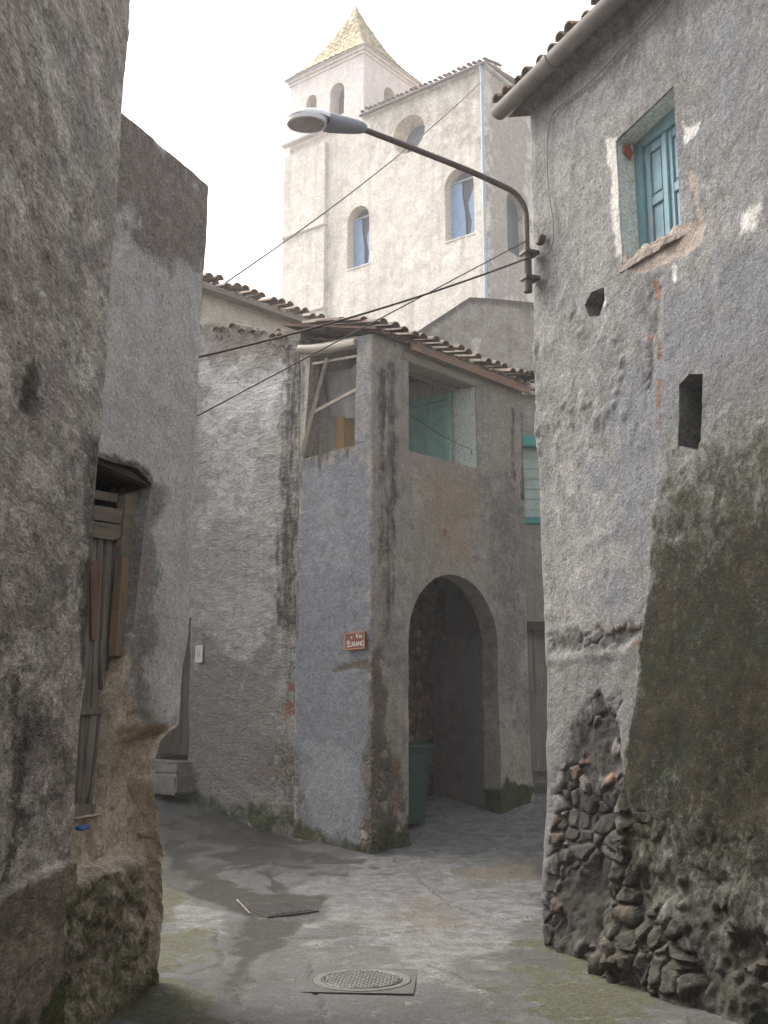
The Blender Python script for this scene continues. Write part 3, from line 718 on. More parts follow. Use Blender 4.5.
# mint door in the loggia
mb = MB()
def cdoor(e0, e1, z0, z1, off, th): mb.prism([CP(tl-off, e0, z0), CP(tl-off, e1, z0), CP(tl-off, e1, z1), CP(tl-off, e0, z1)], dR3, th)
cdoor(.46, 1.10, 4.3, 5.72, .012, .01)
for e0, e1 in ((.46, .52), (.74, .79), (1.02, 1.10)): cdoor(e0, e1, 4.3, 5.72, .035, .02)
for z0, z1 in ((5.64, 5.72), (4.78, 4.84)):
    for e0, e1 in ((.523, .737), (.793, 1.017)): cdoor(e0, e1, z0, z1, .032, .017)
for e0 in (.60, .67, .86, .94): cdoor(e0, e0+.006, 4.85, 5.63, .018, .005)
dm = mb.build('loggia_door', P_MINT, house_c, bevel=.003)
mb = MB()
for e0, e1, z1 in ((.405, .45, 5.82), (1.11, 1.16, 5.82)): cdoor(e0, e1, 4.3, z1, .05, .04)
cdoor(.453, 1.107, 5.735, 5.82, .05, .04)
mb.build('door_frame', P_MINT, dm, bevel=.004)
# wire across the loggia opening
mb = MB(); mb.tube([CP(b0-SC+.02, .03, 5.2), CP(1.3, .02, 5.03), CP(b1-SC-.1, .03, 4.98), CP(b1-SC-.06, .05, 4.93)], .004, 6); mb.build('washing_wire', ME_CABLE, house_c)
# beams, fascia
mb = MB(); mb.bar(CP(b0-SC-.1, .09, 5.90), CP(b1-SC+.06, .09, 5.87), .2, .13); mb.build('loggia_lintel', W_BEAM, house_c, bevel=.012, jitter=.004)
mb = MB(); mb.bar(CP(b0-SC-.1, .30, 5.88), CP(b1-SC+.1, .30, 5.86), .12, .10); mb.build('loggia_lintel', W_BEAM, house_c, bevel=.01, jitter=.004)
mb = MB(); mb.bar(CP(b0-SC-.06, -.09, 5.995), CP(2.96, -.09, 5.965), .035, .105); mb.build('fascia_board', W_FASCIA, house_c, bevel=.006, jitter=.004)
mb = MB(); mb.tube([CP(.02, .28, 5.98), CP(.0, .6, 6.0), CP(.01, .95, 6.05), CP(-.03, 1.22, 6.10)], [.055, .06, .055, .05], 10); mb.build('loggia_log', W_BEAML, house_c, 50, jitter=.006)
# stick frame, hanging sheet and cupboard in the left opening
mb = MB()
q = lambda px, py, off: cl.px(px, py, off)
mb.bar(q(327, 358, .01), q(301, 456, .06), .045, .035, up=(0, 1, 0)); mb.build('leaning_stick', W_STICK, house_c, bevel=.005, jitter=.004)
mb = MB(); mb.bar(q(313, 364, -.03), q(358, 356, -.03), .03, .03); mb.build('leaning_stick', W_STICK, house_c, bevel=.004)
mb = MB(); mb.bar(q(309, 415, -.06), q(358, 389, -.06), .03, .045); mb.build('leaning_stick', W_STICK, house_c, bevel=.004)
SX = np.linspace(0, 1, 26); me = bpy.data.meshes.new('hanging_sheet'); vv = []; ff = []
for th in (0, .006):
    for i, a in enumerate(SX):
        for j, b in enumerate(SX):
            sag = .10*math.sin(3.1*a+.5)*b+.035*math.sin(11*a+4*b)+.02*math.sin(23*a+3*b)
            low = 5.34-.10*math.sin(2.4*a+.3)+.12*abs(a-.55)
            z = 5.88+(low-5.88)*b
            vv.append(CP(.42+sag+th, .16+1.02*a, z))
n = 26
for L0 in (0, n*n):
    ff += [(L0+i*n+j, L0+(i+1)*n+j, L0+(i+1)*n+j+1, L0+i*n+j+1) for i in range(n-1) for j in range(n-1)]
me.from_pydata([tuple(v) for v in vv], [], ff); sh = link_mesh('hanging_sheet', me, CLOTH, None, 80, origin=CP(.42, .6, 5.1))
tag(sh, 'grey cloth sheet hanging in the left opening of the loggia', 'sheet')
mb = MB(); mb.box(CP(.52, .96, 4.84), dR3*.09, dL3*.07, np.array([0, 0, .46]))
cup = mb.build('cupboard', OCHRE, None, bevel=.008, origin=CP(.52, .96, 4.38)); tag(cup, 'small ochre cupboard edge seen through the left loggia opening', 'cupboard')
def tiles(mb, p0, du, n_u, dup, n_v, pitch=.19, r=.085, L=.42, expo=.33, lift=.0, rnd=.012, n=7):
    """rows of half-round clay tiles; p0 eave start, du along the eave, dup up the slope"""
    du = np.array(du, float); dup = np.array(dup, float); nn = np.cross(du, dup); nn /= np.linalg.norm(nn)
    if nn[2] < 0: nn = -nn
    for i in range(n_u):
        for kind in (0, 1):
            for j in range(n_v):
                o = np.array(p0, float)+du*(i*pitch+kind*pitch/2)+dup*(j*expo-(0.0 if kind else .03))
                o = o+nn*(lift+(.055 if kind == 0 else .03)+.012*j*0)+np.array([random.gauss(0, rnd) for _ in range(3)])
                rot = random.gauss(0, .03); d = dup+du*rot; d /= np.linalg.norm(d); x = np.cross(d, nn)
                rr = (r, r*.8) if kind == 0 else (r*.8, r)
                v = []; 
                for e, (tt, ra) in enumerate(((0, rr[0]), (L, rr[1]))):
                    for th in (0, -.014):
                        for k in range(n):
                            a = math.pi*k/(n-1)
                            sg = 1 if kind == 0 else -1
                            v.append(o+d*tt+x*((ra+th)*math.cos(a))+nn*((ra+th)*math.sin(a)*sg*.8+(.02 if e == 0 else 0)*sg))
                f = []
                for k in range(n-1):
                    f += [(k, k+1, 2*n+k+1, 2*n+k), (n+k+1, n+k, 3*n+k, 3*n+k+1), (k+1, k, n+k, n+k+1), (2*n+k, 2*n+k+1, 3*n+k+1, 3*n+k)]
                f += [(0, 2*n, 3*n, n), (n-1, 2*n-1, 4*n-1, 3*n-1)]
                mb.add(v, f)
mb = MB()
up = np.array([dL[0], dL[1], .27]); up /= np.linalg.norm(up)
tiles(mb, CP(0, -.12, 6.045), dR3, 17, up, 4, pitch=.175, r=.07, rnd=.016)
mb.build('roof_tiles', T_OLD, house_c, 50)
mb = MB(); mb.prism([CP(-.05, -.09, 6.04), CP(RW+.05, -.09, 6.04), CP(RW+.05, 1.5, 6.47), CP(-.05, 1.5, 6.47)], up*0+np.array([0, 0, 1]), .03); mb.build('roof_boards', W_CEIL, house_c)
# ------------------------------------------------------------------ swept plaster house left of it (D)
off = dR*.03
LD = legs([tuple(K0+dL*8+dR*4), tuple(K0+dL*8+off), tuple(K0+dL*1.255+off), tuple(K0+dL*1.255+dR*4)])
pd = LD[1]; house_d = thing('swept_house', 'house with swept grey render and a dark doorway, left of the corner house', 'house', (*(K0+dL*4), .5))
(sd0, zd0), (sd1, zd1) = pd.hit(209, 321), pd.hit(286, 332)
topD = lambda s: np.interp(s, [0, pd.s0, sd0, sd1, pd.s0+pd.L, pd.s0+pd.L+4], [zd0, zd0+(zd0-zd1)/(sd1-sd0)*(sd0-pd.s0)*.3, zd0, zd1, zd1-.03, zd1])
d0, d1 = pd.hit(150, 700)[0], pd.hit(189, 700)[0]
def dispD(s, z, P, M):
    Q = P*np.array([1, 1, 2.4])+np.array([0, 0, 1])*P[:, :1]*1.2
    d = uneven(s, z, P, .016, 13)+.02*fbm(Q, 3.2, 4, 61)+.012*np.abs(fbm(Q, 6, 3, 63))
    d += .014*M['rubble']*fbm(P, 8, 4, 95)
    d += .10*sstep(.25, -.12, z-gz(0, P[:, 1])-.22)*sstep(pd.s0+pd.L-1.0, pd.s0+pd.L-.5, s)*sstep(pd.s0+pd.L, pd.s0+pd.L-.3, s)*(.7+.8*fbm(P, 5, 3, 62))
    return d
S = span((0, pd.s0, .5), (pd.s0, d0-.4, .3), (d0-.4, pd.s0+pd.L, .018), (pd.s0+pd.L, pd.s0+pd.L+4, .5)); Z = span((-.1, 6.2, .018))
dp = pd.pxs
wall('wall', LD, S, Z, M_D, house_d, top=topD, disp=dispD, rcorner=.02, seed=37,
     holes=[dict(poly=[(d0, 1.13), (d0, 2.93), (d1, 2.95), (d1+.02, 1.13)], depth=.22, leg=pd, rough=.02)], masks=[
    ('white', dp([(205, 370), (285, 365), (282, 410), (205, 440)]), .2, .75), ('white', dp([(200, 420), (262, 400), (250, 500), (200, 540)]), .3, .5),
    ('band', dp([(200, 310), (292, 325), (292, 362), (205, 362)]), .12, .7), ('low', dp([(180, 640), (260, 640), (292, 600), (300, 840), (160, 820)]), .3, .8),
    ('dark', dp([(283, 345), (304, 345), (300, 470), (298, 640), (286, 640), (276, 600), (280, 470)]), .10, .85), ('dark', dp([(284, 600), (300, 600), (300, 730), (288, 720)]), .06, .5), ('rubble', dp([(255, 740), (300, 735), (305, 800), (260, 800)]), .12, .45),
    ('dark', dp([(288, 740), (305, 735), (305, 800), (280, 800)]), .1, .5),
    ('brick', dp([(286, 682), (296, 680), (297, 692), (287, 694)]), .03, .9), ('brick', dp([(284, 702), (300, 700), (302, 714), (286, 716)]), .03, .7),
    ('moss', dp([(245, 800), (305, 800), (315, 850), (250, 838)]), .12, .7), ('moss', dp([(150, 780), (190, 786), (250, 812), (250, 835), (150, 810)]), .08, .6)])
mb = MB()
for k in range(5):
    s0 = d0+(d1-d0)*k/5
    mb.prism([pd.P(s0+.004, 1.2, -.15), pd.P(s0+(d1-d0)/5-.004, 1.2, -.15), pd.P(s0+(d1-d0)/5-.004, 2.95, -.15), pd.P(s0+.004, 2.95, -.15)], -pd.n3, .03)
dd = mb.build('door', W_DARK, house_d, bevel=.003)
mb = MB(); mb.box(pd.P((d0+d1)/2, 1.27, -.14), pd.u3*(d1-d0)/2*.98, pd.n3*.012, np.array([0, 0, .07])); mb.build('kick_board', W_DARK, dd, bevel=.003)
mb = MB(); mb.box(pd.P((d0+d1)/2, 1.05, .02), pd.u3*.52, pd.n3*.2, np.array([0, 0, .07])); mb.box(pd.P((d0+d1)/2, .86, .07), pd.u3*.6, pd.n3*.24, np.array([0, 0, .12]))
mb.build('doorstep', STONE, house_d, bevel=.02, jitter=.012)
mb = MB(); tiles(mb, pd.P(sd0-.6, 0, 0)*np.array([1, 1, 0])+np.array([0, 0, zd0+.02])-pd.n3*.0, pd.u3+np.array([0, 0, -(zd0-zd1)/(sd1-sd0)]), 12, -pd.n3*.98+np.array([0, 0, .16]), 6, rnd=.02)
mb.build('roof_tiles', T_OLD, house_d, 50)
# ------------------------------------------------------------------ right house (K)
CK = np.array([1.225, 8.8]); ak = R(23.9); uk = np.array([math.sin(ak), -math.cos(ak)]); vk = np.array([uk[1]*-1, uk[0]])   # vk: inwards
LK = legs([tuple(CK+vk*5), tuple(CK), tuple(CK+uk*16)])  # last leg lengthened out of view past the camera to darken the lane
pk = LK[1]; SK = pk.s0
house_k = thing('grey_house', 'tall blue-grey rendered house with a blue shutter window and mossy rubble base, on the right', 'house', (CK[0]+2, CK[1]-2, 0))
kw0, kw1 = SK+1.25, SK+1.906
winK = [(kw0, 4.90), (kw0-.02, 5.87), (kw1, 5.95), (kw1+.0, 4.93)]
holeK = pk.pxs([(585, 305), (592, 292), (604, 287), (605, 300), (600, 316), (590, 317)])
slitK = pk.pxs([(679, 385), (690, 374), (704, 374), (703, 440), (700, 452), (680, 446)])
_ce = [pk.hit(a, b) for a, b in ((618, 1000), (622, 950), (632, 850), (642, 700), (652, 560), (660, 450), (668, 400))]
crease = lambda z: np.interp(z, [c[1] for c in _ce], [c[0]-SK for c in _ce])
def dispK(s, z, P, M):
    d = uneven(s, z, P, .020, 17)+.003*fbm(P, 16, 3, 65)
    x = s-SK
    zseam = 2.07+.03*fbm(P, 3, 3, 67)
    low = sstep(.03, -.03, z-zseam)*sstep(1.05, .85, x)
    d -= .012*low*(1+.8*fbm(P, 5, 3, 68))
    r = M['rubble']
    d += r*(-.035+.03*stones(P, 97, 6.2)+.03*fbm(P, 6, 4, 79)+.016*fbm(P, 19, 3, 80))
    edge = crease(z)+.02*fbm(P, 4, 3, 69)
    hgt = np.interp(z, [-.5, 0, .5, 1.2, 2.2, 3.0, 3.6], [.30, .27, .21, .14, .07, .03, 0])
    bul = sstep(-.012, .022, x-edge)
    d += bul*hgt*(1+.25*fbm(P, 2.2, 3, 70))
    d += bul*sstep(1.5, .2, z)*(.04*fbm(P, 4, 4, 71)+.03*stones(P, 97, 6.2)+.03*fbm(P, 10, 4, 72)+.016*fbm(P, 22, 3, 80)-.03)
    d += .05*sstep(.45, 0, z)*(.6+fbm(P, 4, 3, 73))
    d += .085*sstep(1.1, .3, z)*sstep(.8, .3, x)
    d -= .012*M['sill']*(1+fbm(P, 6, 3, 75))
    d += .018*sstep(.1, .45, fbm(P, 5, 4, 77))*sstep(3.2, 3.8, z)*sstep(5.1, 4.6, z)*sstep(1.7, 1.2, x)
    return d
kp = pk.pxs
def stone_id(s, z): return voro(wall.P*np.array([1, 1, 1.35])+.07*np.column_stack([fbm(wall.P, 4, 3, 71), fbm(wall.P, 4, 3, 72), fbm(wall.P, 4, 3, 73)]), 6.2, 97)
bside = lambda s, z: sstep(-.05, .10, .10*fbm(wall.P, 7, 5, 78)+s-SK-crease(z))
S = span((0, 3.5, .3), (3.5, SK, .04), (SK, SK+3.2, .015), (SK+3.2, SK+16, .4)); Z = span((-.3, 6.75, .015))
wall('wall', LK, S, Z, M_K, house_k, disp=dispK, rcorner=.06, seed=41,
     holes=[dict(poly=winK, depth=.24, leg=pk, rough=.006, set={'paint': 1}), dict(poly=holeK, depth=.35, leg=pk, rough=.03, cap=True), dict(poly=slitK, depth=.45, leg=pk, rough=.02, cap=True)], masks=[
    ('cool', kp([(640, 300), (900, 100), (900, 380), (690, 480), (640, 560), (600, 640), (580, 480)]), .35, .7),
    ('cool', kp([(680, 20), (900, 0), (900, 200), (700, 160)]), .3, .6),
    ('smooth', kp([(540, 650), (645, 640), (642, 720), (630, 860), (625, 960), (535, 960)]), .08, .8),
    ('pale', kp([(607, 140), (620, 135), (626, 262), (616, 255)]), .035, .75), ('pale', kp([(682, 122), (690, 128), (699, 120), (696, 134), (685, 141)]), .02, 1),
    ('pale', kp([(672, 262), (678, 262), (676, 285), (671, 282)]), .015, .9), ('pale', kp([(600, 300), (608, 296), (606, 306)]), .015, .8), ('pale', kp([(740, 215), (760, 205), (756, 225), (742, 232)]), .04, .8),
    ('sill', kp([(624, 262), (693, 221), (704, 222), (700, 240), (680, 256), (640, 272), (630, 272)]), .025), ('sill', kp([(690, 170), (694, 170), (704, 222), (694, 222)]), .02, .7),
    ('rubble', kp([(548, 900), (556, 790), (575, 735), (592, 712), (606, 700), (616, 705), (620, 760), (626, 860), (628, 990), (540, 960)]), .06),
    ('rubble', kp([(622, 780), (650, 820), (668, 860), (690, 920), (900, 940), (900, 1040), (615, 1040)]), .12, .85), ('rubble', kp([(545, 636), (642, 622), (644, 640), (546, 655)]), .03, .55),
    ('rubble', kp([(645, 280), (660, 276), (658, 330), (648, 420), (640, 420)]), .05, .45),
    ('green', lambda s, z: bside(s, z)*sstep(4.3, 3.1, z)*.95, 0), ('green', kp([(690, 60), (900, 40), (900, 200)]), .4, .35),
    ('moss', lambda s, z: bside(s, z)*np.interp(z, [0, .5, .9, 1.6, 2.4, 3.1, 3.8], [.30, .40, .62, .92, .82, .50, 0]), 0),
    ('wet', kp([(545, 860), (600, 780), (630, 800), (630, 980), (540, 960)]), .2, .75), ('wet', kp([(625, 900), (900, 920), (900, 1040), (615, 1040)]), .2, .8),
    ('brick', kp([(652, 282), (660, 280), (661, 296), (653, 300)]), .015), ('brick', kp([(645, 334), (652, 332), (651, 342), (645, 344)]), .012), ('brick', kp([(655, 342), (660, 340), (660, 360), (655, 362)]), .012),
    ('brick', kp([(655, 380), (661, 378), (661, 408), (654, 410)]), .015), ('brick', kp([(658, 416), (662, 414), (661, 430), (657, 432)]), .012), ('brick', kp([(628, 640), (642, 634), (642, 648), (630, 648)]), .02, .6),
    ('brick', kp([(600, 774), (612, 770), (612, 782), (602, 784)]), .015, .8), ('brick', kp([(548, 644), (556, 642), (556, 652), (549, 654)]), .02, .5), ('paint', lambda s, z: s*0, 0), ('redpaint', lambda s, z: s*0, 0), ('stone', lambda s, z: stone_id(s, z)[2], 0), ('joint', lambda s, z: (lambda v: sstep(0, .22, v[1]-v[0])*sstep(-.28, .12, fbm(wall.P, 2.7, 3, 76)+.45*(v[2]-.5)))(stone_id(s, z)), 0)])
# ------------------------------------------------------------------ old plank door of the crumbling house
def slab(mb, pl, pts, off, th):
    """an outline measured on the plane, given its real thickness"""
    q = [pl.P(*h, off) for h in pl.pxs(pts, off)]; mb.prism(q, -pl.n3, th)
DO = -.13
mb = MB()
for pts in ([(44, 530), (88, 535), (82, 680), (76, 806), (40, 806)], [(89, 530), (98, 532), (92, 700), (80, 806), (77, 806), (83, 680)],
            [(99, 532), (104, 533), (99, 640), (98, 712), (91, 780), (84, 810), (81, 806), (93, 700)], [(107, 536), (113, 538), (108, 640), (104, 715), (101, 640)],
            [(114, 538), (121, 540), (117, 620), (111, 700), (105, 720), (109, 640)], [(99, 716), (109, 714), (107, 770), (99, 812), (88, 812), (94, 770)]):
    slab(mb, pb, pts, DO+random.uniform(-.01, .01), .028)
door = mb.build('door', W_GREY, house_b, bevel=.003, jitter=.003)
mb = MB(); slab(mb, pb, [(90, 560), (101, 560), (97, 640), (92, 640)], DO+.012, .014); mb.build('faded_red_batten', wood('red_washed_wood', (.20, .10, .08), (.26, .17, .14)), door, bevel=.002)
mb = MB(); slab(mb, pb, [(40, 804), (102, 804), (100, 818), (40, 820)], DO+.03, .06); mb.build('door_ledge', W_GREY, door, bevel=.004, jitter=.003)
mb = MB(); slab(mb, pb, [(40, 710), (104, 708), (103, 714), (40, 717)], DO+.016, .02)
mb.build('door_ledge', W_GREY, door, bevel=.004, jitter=.003)
mb = MB(); slab(mb, pb, [(44, 498), (124, 510), (126, 524), (44, 512)], DO+.03, .04); slab(mb, pb, [(44, 513), (126, 526), (124, 538), (112, 540), (44, 528)], DO+.028, .04)
mb.build('transom_board', W_GREYX, house_b, bevel=.004, jitter=.004)
mb = MB(); slab(mb, pb, [(44, 480), (118, 494), (120, 503), (44, 488)], DO-.02, .03); mb.build('transom_board', W_GREY, house_b, bevel=.004, jitter=.003)
mb = MB(); slab(mb, pb, [(126, 494), (139, 490), (131, 560), (122, 620), (121, 545)], DO+.045, .06); mb.build('door_jamb', W_GREYX, house_b, bevel=.006, jitter=.004)
mb = MB(); slab(mb, pb, [(122, 556), (130, 557), (127, 600), (123, 657), (115, 657), (118, 610)], DO+.075, .05); mb.build('split_jamb', W_ORANGE, house_b, bevel=.006, jitter=.004)
mb = MB(); mb.prism([pb.P(1.0, 3.16, -.02), pb.P(*pb.hit(158, 489), -.02), pb.P(*pb.hit(141, 470), -.04), pb.P(1.0, 3.33, -.02)], -pb.n3, .2)
mb.build('door_lintel', W_BROWN, house_b, bevel=.012, jitter=.01)
mb = MB(); slab(mb, pb, [(0, 440), (140, 440), (128, 640), (112, 830), (0, 830)], -.34, .05); mb.build('painted_dark_backing', CH_DARK, house_b)  # dark sheet painted in for the unlit room behind the door
# blue scrap lying on the sill of the old door
c = pb.px(82, 828, .015); c[2] = c[2]
mb = MB()
rings = []
for k, (a, r) in enumerate(((-.045, .008), (-.04, .016), (-.01, .02), (.02, .014), (.04, .019), (.048, .006))):
    rings.append([c+pb.u3*a+np.array([pb.n[0], pb.n[1], 0])*r*1.3*math.cos(b)*random.uniform(.8, 1.2)+np.array([0, 0, r*.8*math.sin(b)*random.uniform(.7, 1.2)]) for b in np.linspace(0, 2*math.pi, 9)[:-1]])
mb.loft(rings); lit = mb.build('crumpled_wrapper', PL_BLUE, None, 30, origin=tuple(c)); tag(lit, 'small crumpled blue wrapper below the old plank door', 'litter')
# ------------------------------------------------------------------ right house: window, eave, gutter
WO = -.20
win = MB()
def kbox(mb, s0, s1, z0, z1, off, th): mb.prism([pk.P(s0, z0, off), pk.P(s1, z0, off), pk.P(s1, z1, off), pk.P(s0, z1, off)], -pk.n3, th)
wz0, wz1 = 4.84, 5.97
kbox(win, kw0-.02, kw0+.07, wz0, wz1, WO+.045, .06); kbox(win, kw1-.07, kw1+.02, wz0, wz1, WO+.045, .06)
kbox(win, kw0+.073, kw1-.073, wz1-.16, wz1, WO+.045, .06); kbox(win, kw0+.073, kw1-.073, wz0, wz0+.10, WO+.045, .06)
wfr = win.build('window', P_TEALD, house_k, bevel=.005)
mid = (kw0+kw1)/2
for s0, s1 in ((kw0+.078, mid-.003), (mid+.003, kw1-.078)):
    m = MB(); z0, z1 = wz0+.105, wz1-.165; zm = (z0+z1)/2-.02
    kbox(m, s0, s0+.058, z0, z1, WO+.022, .03); kbox(m, s1-.058, s1, z0, z1, WO+.022, .03)
    for za, zb in ((z0, z0+.08), (zm-.035, zm+.035), (z1-.07, z1)): kbox(m, s0+.059, s1-.059, za, zb, WO+.021, .03)
    lf = m.build('shutter', P_TEAL, wfr, bevel=.004)
for s0, s1 in ((kw0+.078, mid-.003), (mid+.003, kw1-.078)):
    m = MB(); z0, z1 = wz0+.105, wz1-.165; zm = (z0+z1)/2-.02
    for za, zb in ((z0+.07, zm-.03), (zm+.03, z1-.06)):
        kbox(m, s0+.05, s1-.05, za, zb, WO+.004, .014); kbox(m, s0+.072, s1-.072, za+.025, zb-.025, WO+.012, .012)
    m.build('shutter_panel', P_TEAL, wfr, bevel=.006)
m = MB(); kbox(m, mid-.022, mid+.022, wz0+.105, wz1-.165, WO+.04, .017); m.build('astragal', P_TEALD, wfr, bevel=.006)
m = MB(); kbox(m, kw0-.06, kw1+.04, 5.955, 6.0, -.005, .22); m.build('window_lintel', P_TEALD, house_k, bevel=.004)
m = MB(); m.prism([pk.P(kw0, 5.84, -.045), pk.P(kw0+.002, 5.78, -.05), pk.P(kw0+.003, 5.73, -.10), pk.P(kw0+.002, 5.79, -.125), pk.P(kw0, 5.85, -.10)], pk.u3, .012); m.build('red_paint_patch', simple('red_primer', (.40, .11, .07), .7), house_k)
# broken mortar lumps on the sill
ns_, no_ = 60, 22; v = []; f = []
for a in np.linspace(kw0-.03, kw1+.05, ns_):
    for b in np.linspace(.012, -.155, no_):
        v.append(pk.P(a, 4.885+.03*(b < .0), b))
v = np.array(v); edge_ = np.tile(np.linspace(0, 1, no_), ns_); v[:, 2] += (.035*fbm(v, 9, 4, 301)+.03*stones(v, 303, 12.))*sstep(0, .15, edge_)
v += pk.n3*((.03*fbm(v, 10, 4, 305))*sstep(.5, 0, edge_))[:, None]
v2 = v.copy(); v2[:, 2] = 4.84; nn_ = len(v)
for i in range(ns_-1):
    for j in range(no_-1):
        q0, q1, q2, q3 = i*no_+j, (i+1)*no_+j, (i+1)*no_+j+1, i*no_+j+1; f += [(q0, q1, q2, q3), (nn_+q3, nn_+q2, nn_+q1, nn_+q0)]
for i in range(ns_-1):
    for j in (0, no_-1): f.append((i*no_+j, (i+1)*no_+j, nn_+(i+1)*no_+j, nn_+i*no_+j))
for j in range(no_-1):
    for i in (0, ns_-1): f.append((i*no_+j, i*no_+j+1, nn_+i*no_+j+1, nn_+i*no_+j))
m = MB(); m.add(list(v)+list(v2), f); m.build('broken_sill', plaster('broken_mortar', (.40, .34, .29), (.30, .25, .21), (.17, .14, .12), [], bump=1.), house_k, 40)
# loose stones bedded in the rubble foot of the right house (part of its masonry)
# eave, gutter
ge = np.array([.985, 8.86]); gz_ = 6.80
def GP(s, o, z): q = ge+uk*s+pk.n*o; return np.array([q[0], q[1], z])
m = MB(); rings = []
npr = 9
def gut_ring(s, rad):
    out = []
    for k in range(npr): a = math.pi+math.pi*k/(npr-1); out.append(GP(s, rad*math.cos(a), gz_+rad*math.sin(a)))
    for k in range(npr): a = 2*math.pi-math.pi*k/(npr-1); out.append(GP(s, (rad-.006)*math.cos(a), gz_+(rad-.006)*math.sin(a)+.002))
    return out
m.loft([gut_ring(s, .078) for s in np.linspace(0, 10.5, 30)])
for s in (.85, 2.2, 3.6): m.loft([gut_ring(s-.03, .088), gut_ring(s+.03, .088)])
gut = m.build('gutter', ME_GUT, house_k, 50)
m = MB(); tiles(m, [*GP(-.02, -.05, 6.845)], [*uk, 0], 66, (np.array([*-pk.n, .32])/1.05), 3, pitch=.165, r=.062, rnd=.012); m.build('roof_tiles', T_OLD, house_k, 50)
m = MB(); m.prism([GP(-.05, -.12, 6.80), GP(10.8, -.12, 6.80), GP(10.8, -5, 8.26), GP(-.05, -5, 8.26)], (0, 0, 1), .04); m.build('roof_boards', W_CEIL, house_k)
m = MB(); m.prism([pk.P(SK+.02, 6.73, .0), pk.P(SK+10.9, 6.73, 0), pk.P(SK+10.9, 6.80, .12), pk.P(SK+.02, 6.80, .12)], -pk.n3, .2); m.build('eave_course', M_K, house_k)
# cable clipped along the wall
def kwire(pts, r, off=.03): return [pk.px(a, b, off) for a, b in pts]
def smooth_path(P, n=6):
    P = [np.array(p) for p in P]; out = []
    for i in range(len(P)-1):
        a, b, c_, d = P[max(i-1, 0)], P[i], P[i+1], P[min(i+2, len(P)-1)]
        for k in range(n):
            t = k/n
            out.append(.5*((2*b)+(-a+c_)*t+(2*a-5*b+4*c_-d)*t*t+(-a+3*b-3*c_+d)*t**3))
    out.append(P[-1]); return out
m = MB(); m.tube(smooth_path(kwire([(700, -60), (664, 0), (630, 38), (590, 82), (566, 100), (553, 112)], .012, .035)), .007, 8)
c1 = m.build('wall_cable', ME_CABLEP, None, 60, origin=tuple(pk.px(553, 112))); tag(c1, 'painted-over cable running slantwise under the gutter of the grey house', 'cable')
m = MB(); m.tube(smooth_path(kwire([(556, 110), (549, 122), (547, 160), (549, 195), (553, 222), (552, 245), (545, 255), (538, 257)], .01, .03)), .005, 8)
c2 = m.build('wall_cable', ME_CABLEP, None, 60, origin=tuple(pk.px(550, 200))); tag(c2, 'thin cable looping down the corner of the grey house beside the lamp arm', 'cable')
m = MB(); m.box(pk.px(541, 240, .04), pk.u3*.025, pk.n3*.03, np.array([.01, 0, .04])); jb = m.build('cable_clip', ME_CABLE, None, bevel=.008, origin=tuple(pk.px(541, 240))); tag(jb, 'small dark insulator block on the corner of the grey house', 'insulator')
# ------------------------------------------------------------------ street lamp
lb = np.array([1.175, 8.66])
lamp = thing('street_lamp', 'grey street lamp with a long curved arm bracketed to the corner of the grey house', 'street lamp', (lb[0], lb[1], 5.1))
nd_ = np.array([pk.n[0], pk.n[1]])
def LP(l, z): q = lb+nd_*l; return np.array([q[0], q[1], z])
m = MB()
pts = [LP(0, 5.10), LP(0, 5.3), LP(0, 5.55), LP(0, 5.74)]
for k in range(1, 9):
    a = k/8*R(80); pts.append(LP(.22*(1-math.cos(a)), 5.74+.22*math.sin(a)))
pts += [LP(.5, 6.03), LP(.9, 6.10), LP(1.3, 6.165), LP(1.50, 6.195)]
m.tube(smooth_path(pts, 4), .024, 12); m.build('arm', ME_PIPE, lamp, 50)
m = MB(); m.tube([LP(0, 5.08), LP(0, 5.45)], .036, 12); m.build('sleeve', ME_PIPE, lamp, 50)
for z in (5.2, 5.42):
    m = MB(); m.bar(LP(.045, z), LP(-.09, z), .11, .035); m.build('bracket', ME_PIPE, lamp, bevel=.005)
# head: grey gear housing behind, white canopy and round glass in front
ht = math.tan(R(4))
side = np.array([-nd_[1], nd_[0], 0])
def head_ring(l, w, top, bot, n=20, z0=6.195, flat=.0):
    l = 1.44+(l-1.44)*.80; w *= .82; top *= .85; bot *= .85
    c = LP(l, z0-(l-1.5)*.09); out = []
    for k in range(n):
        a = 2*math.pi*k/n; sy = math.sin(a); sx = math.cos(a)
        out.append(c+side*(w*np.sign(sx)*abs(sx)**.8)+np.array([0, 0, (top if sy > 0 else bot)*np.sign(sy)*abs(sy)**.8]))
    return out
m = MB(); m.loft([head_ring(l, w, t, b) for l, w, t, b in ((1.44, .034, .034, .034), (1.47, .05, .05, .045), (1.55, .075, .062, .055), (1.68, .10, .07, .06), (1.80, .115, .075, .065), (1.86, .118, .076, .05))])
m.build('gear_housing', ME_LAMP, lamp, 40)
m = MB(); m.loft([head_ring(l, w, t, b) for l, w, t, b in ((1.862, .124, .08, .0), (1.93, .15, .088, .0), (2.03, .165, .085, .0), (2.13, .155, .068, .0), (2.20, .125, .045, .0), (2.245, .07, .018, .0), (2.26, .02, .006, .0))])
m.build('canopy', ME_LAMPW, lamp, 50)
m = MB(); cc = LP(1.93, 6.165)
ell = lambda r, z: [cc+np.array([nd_[0], nd_[1], 0])*(r*.94*math.cos(a))+side*(r*.80*math.sin(a))+np.array([0, 0, z*.9-r*.07*math.cos(a)]) for a in np.linspace(0, 2*math.pi, 33)[:-1]]
m.loft([ell(.165, .004), ell(.172, -.02), ell(.165, -.05), ell(.145, -.052), ell(.14, -.03)]); m.build('glass_rim', ME_LAMPW, lamp, 40)
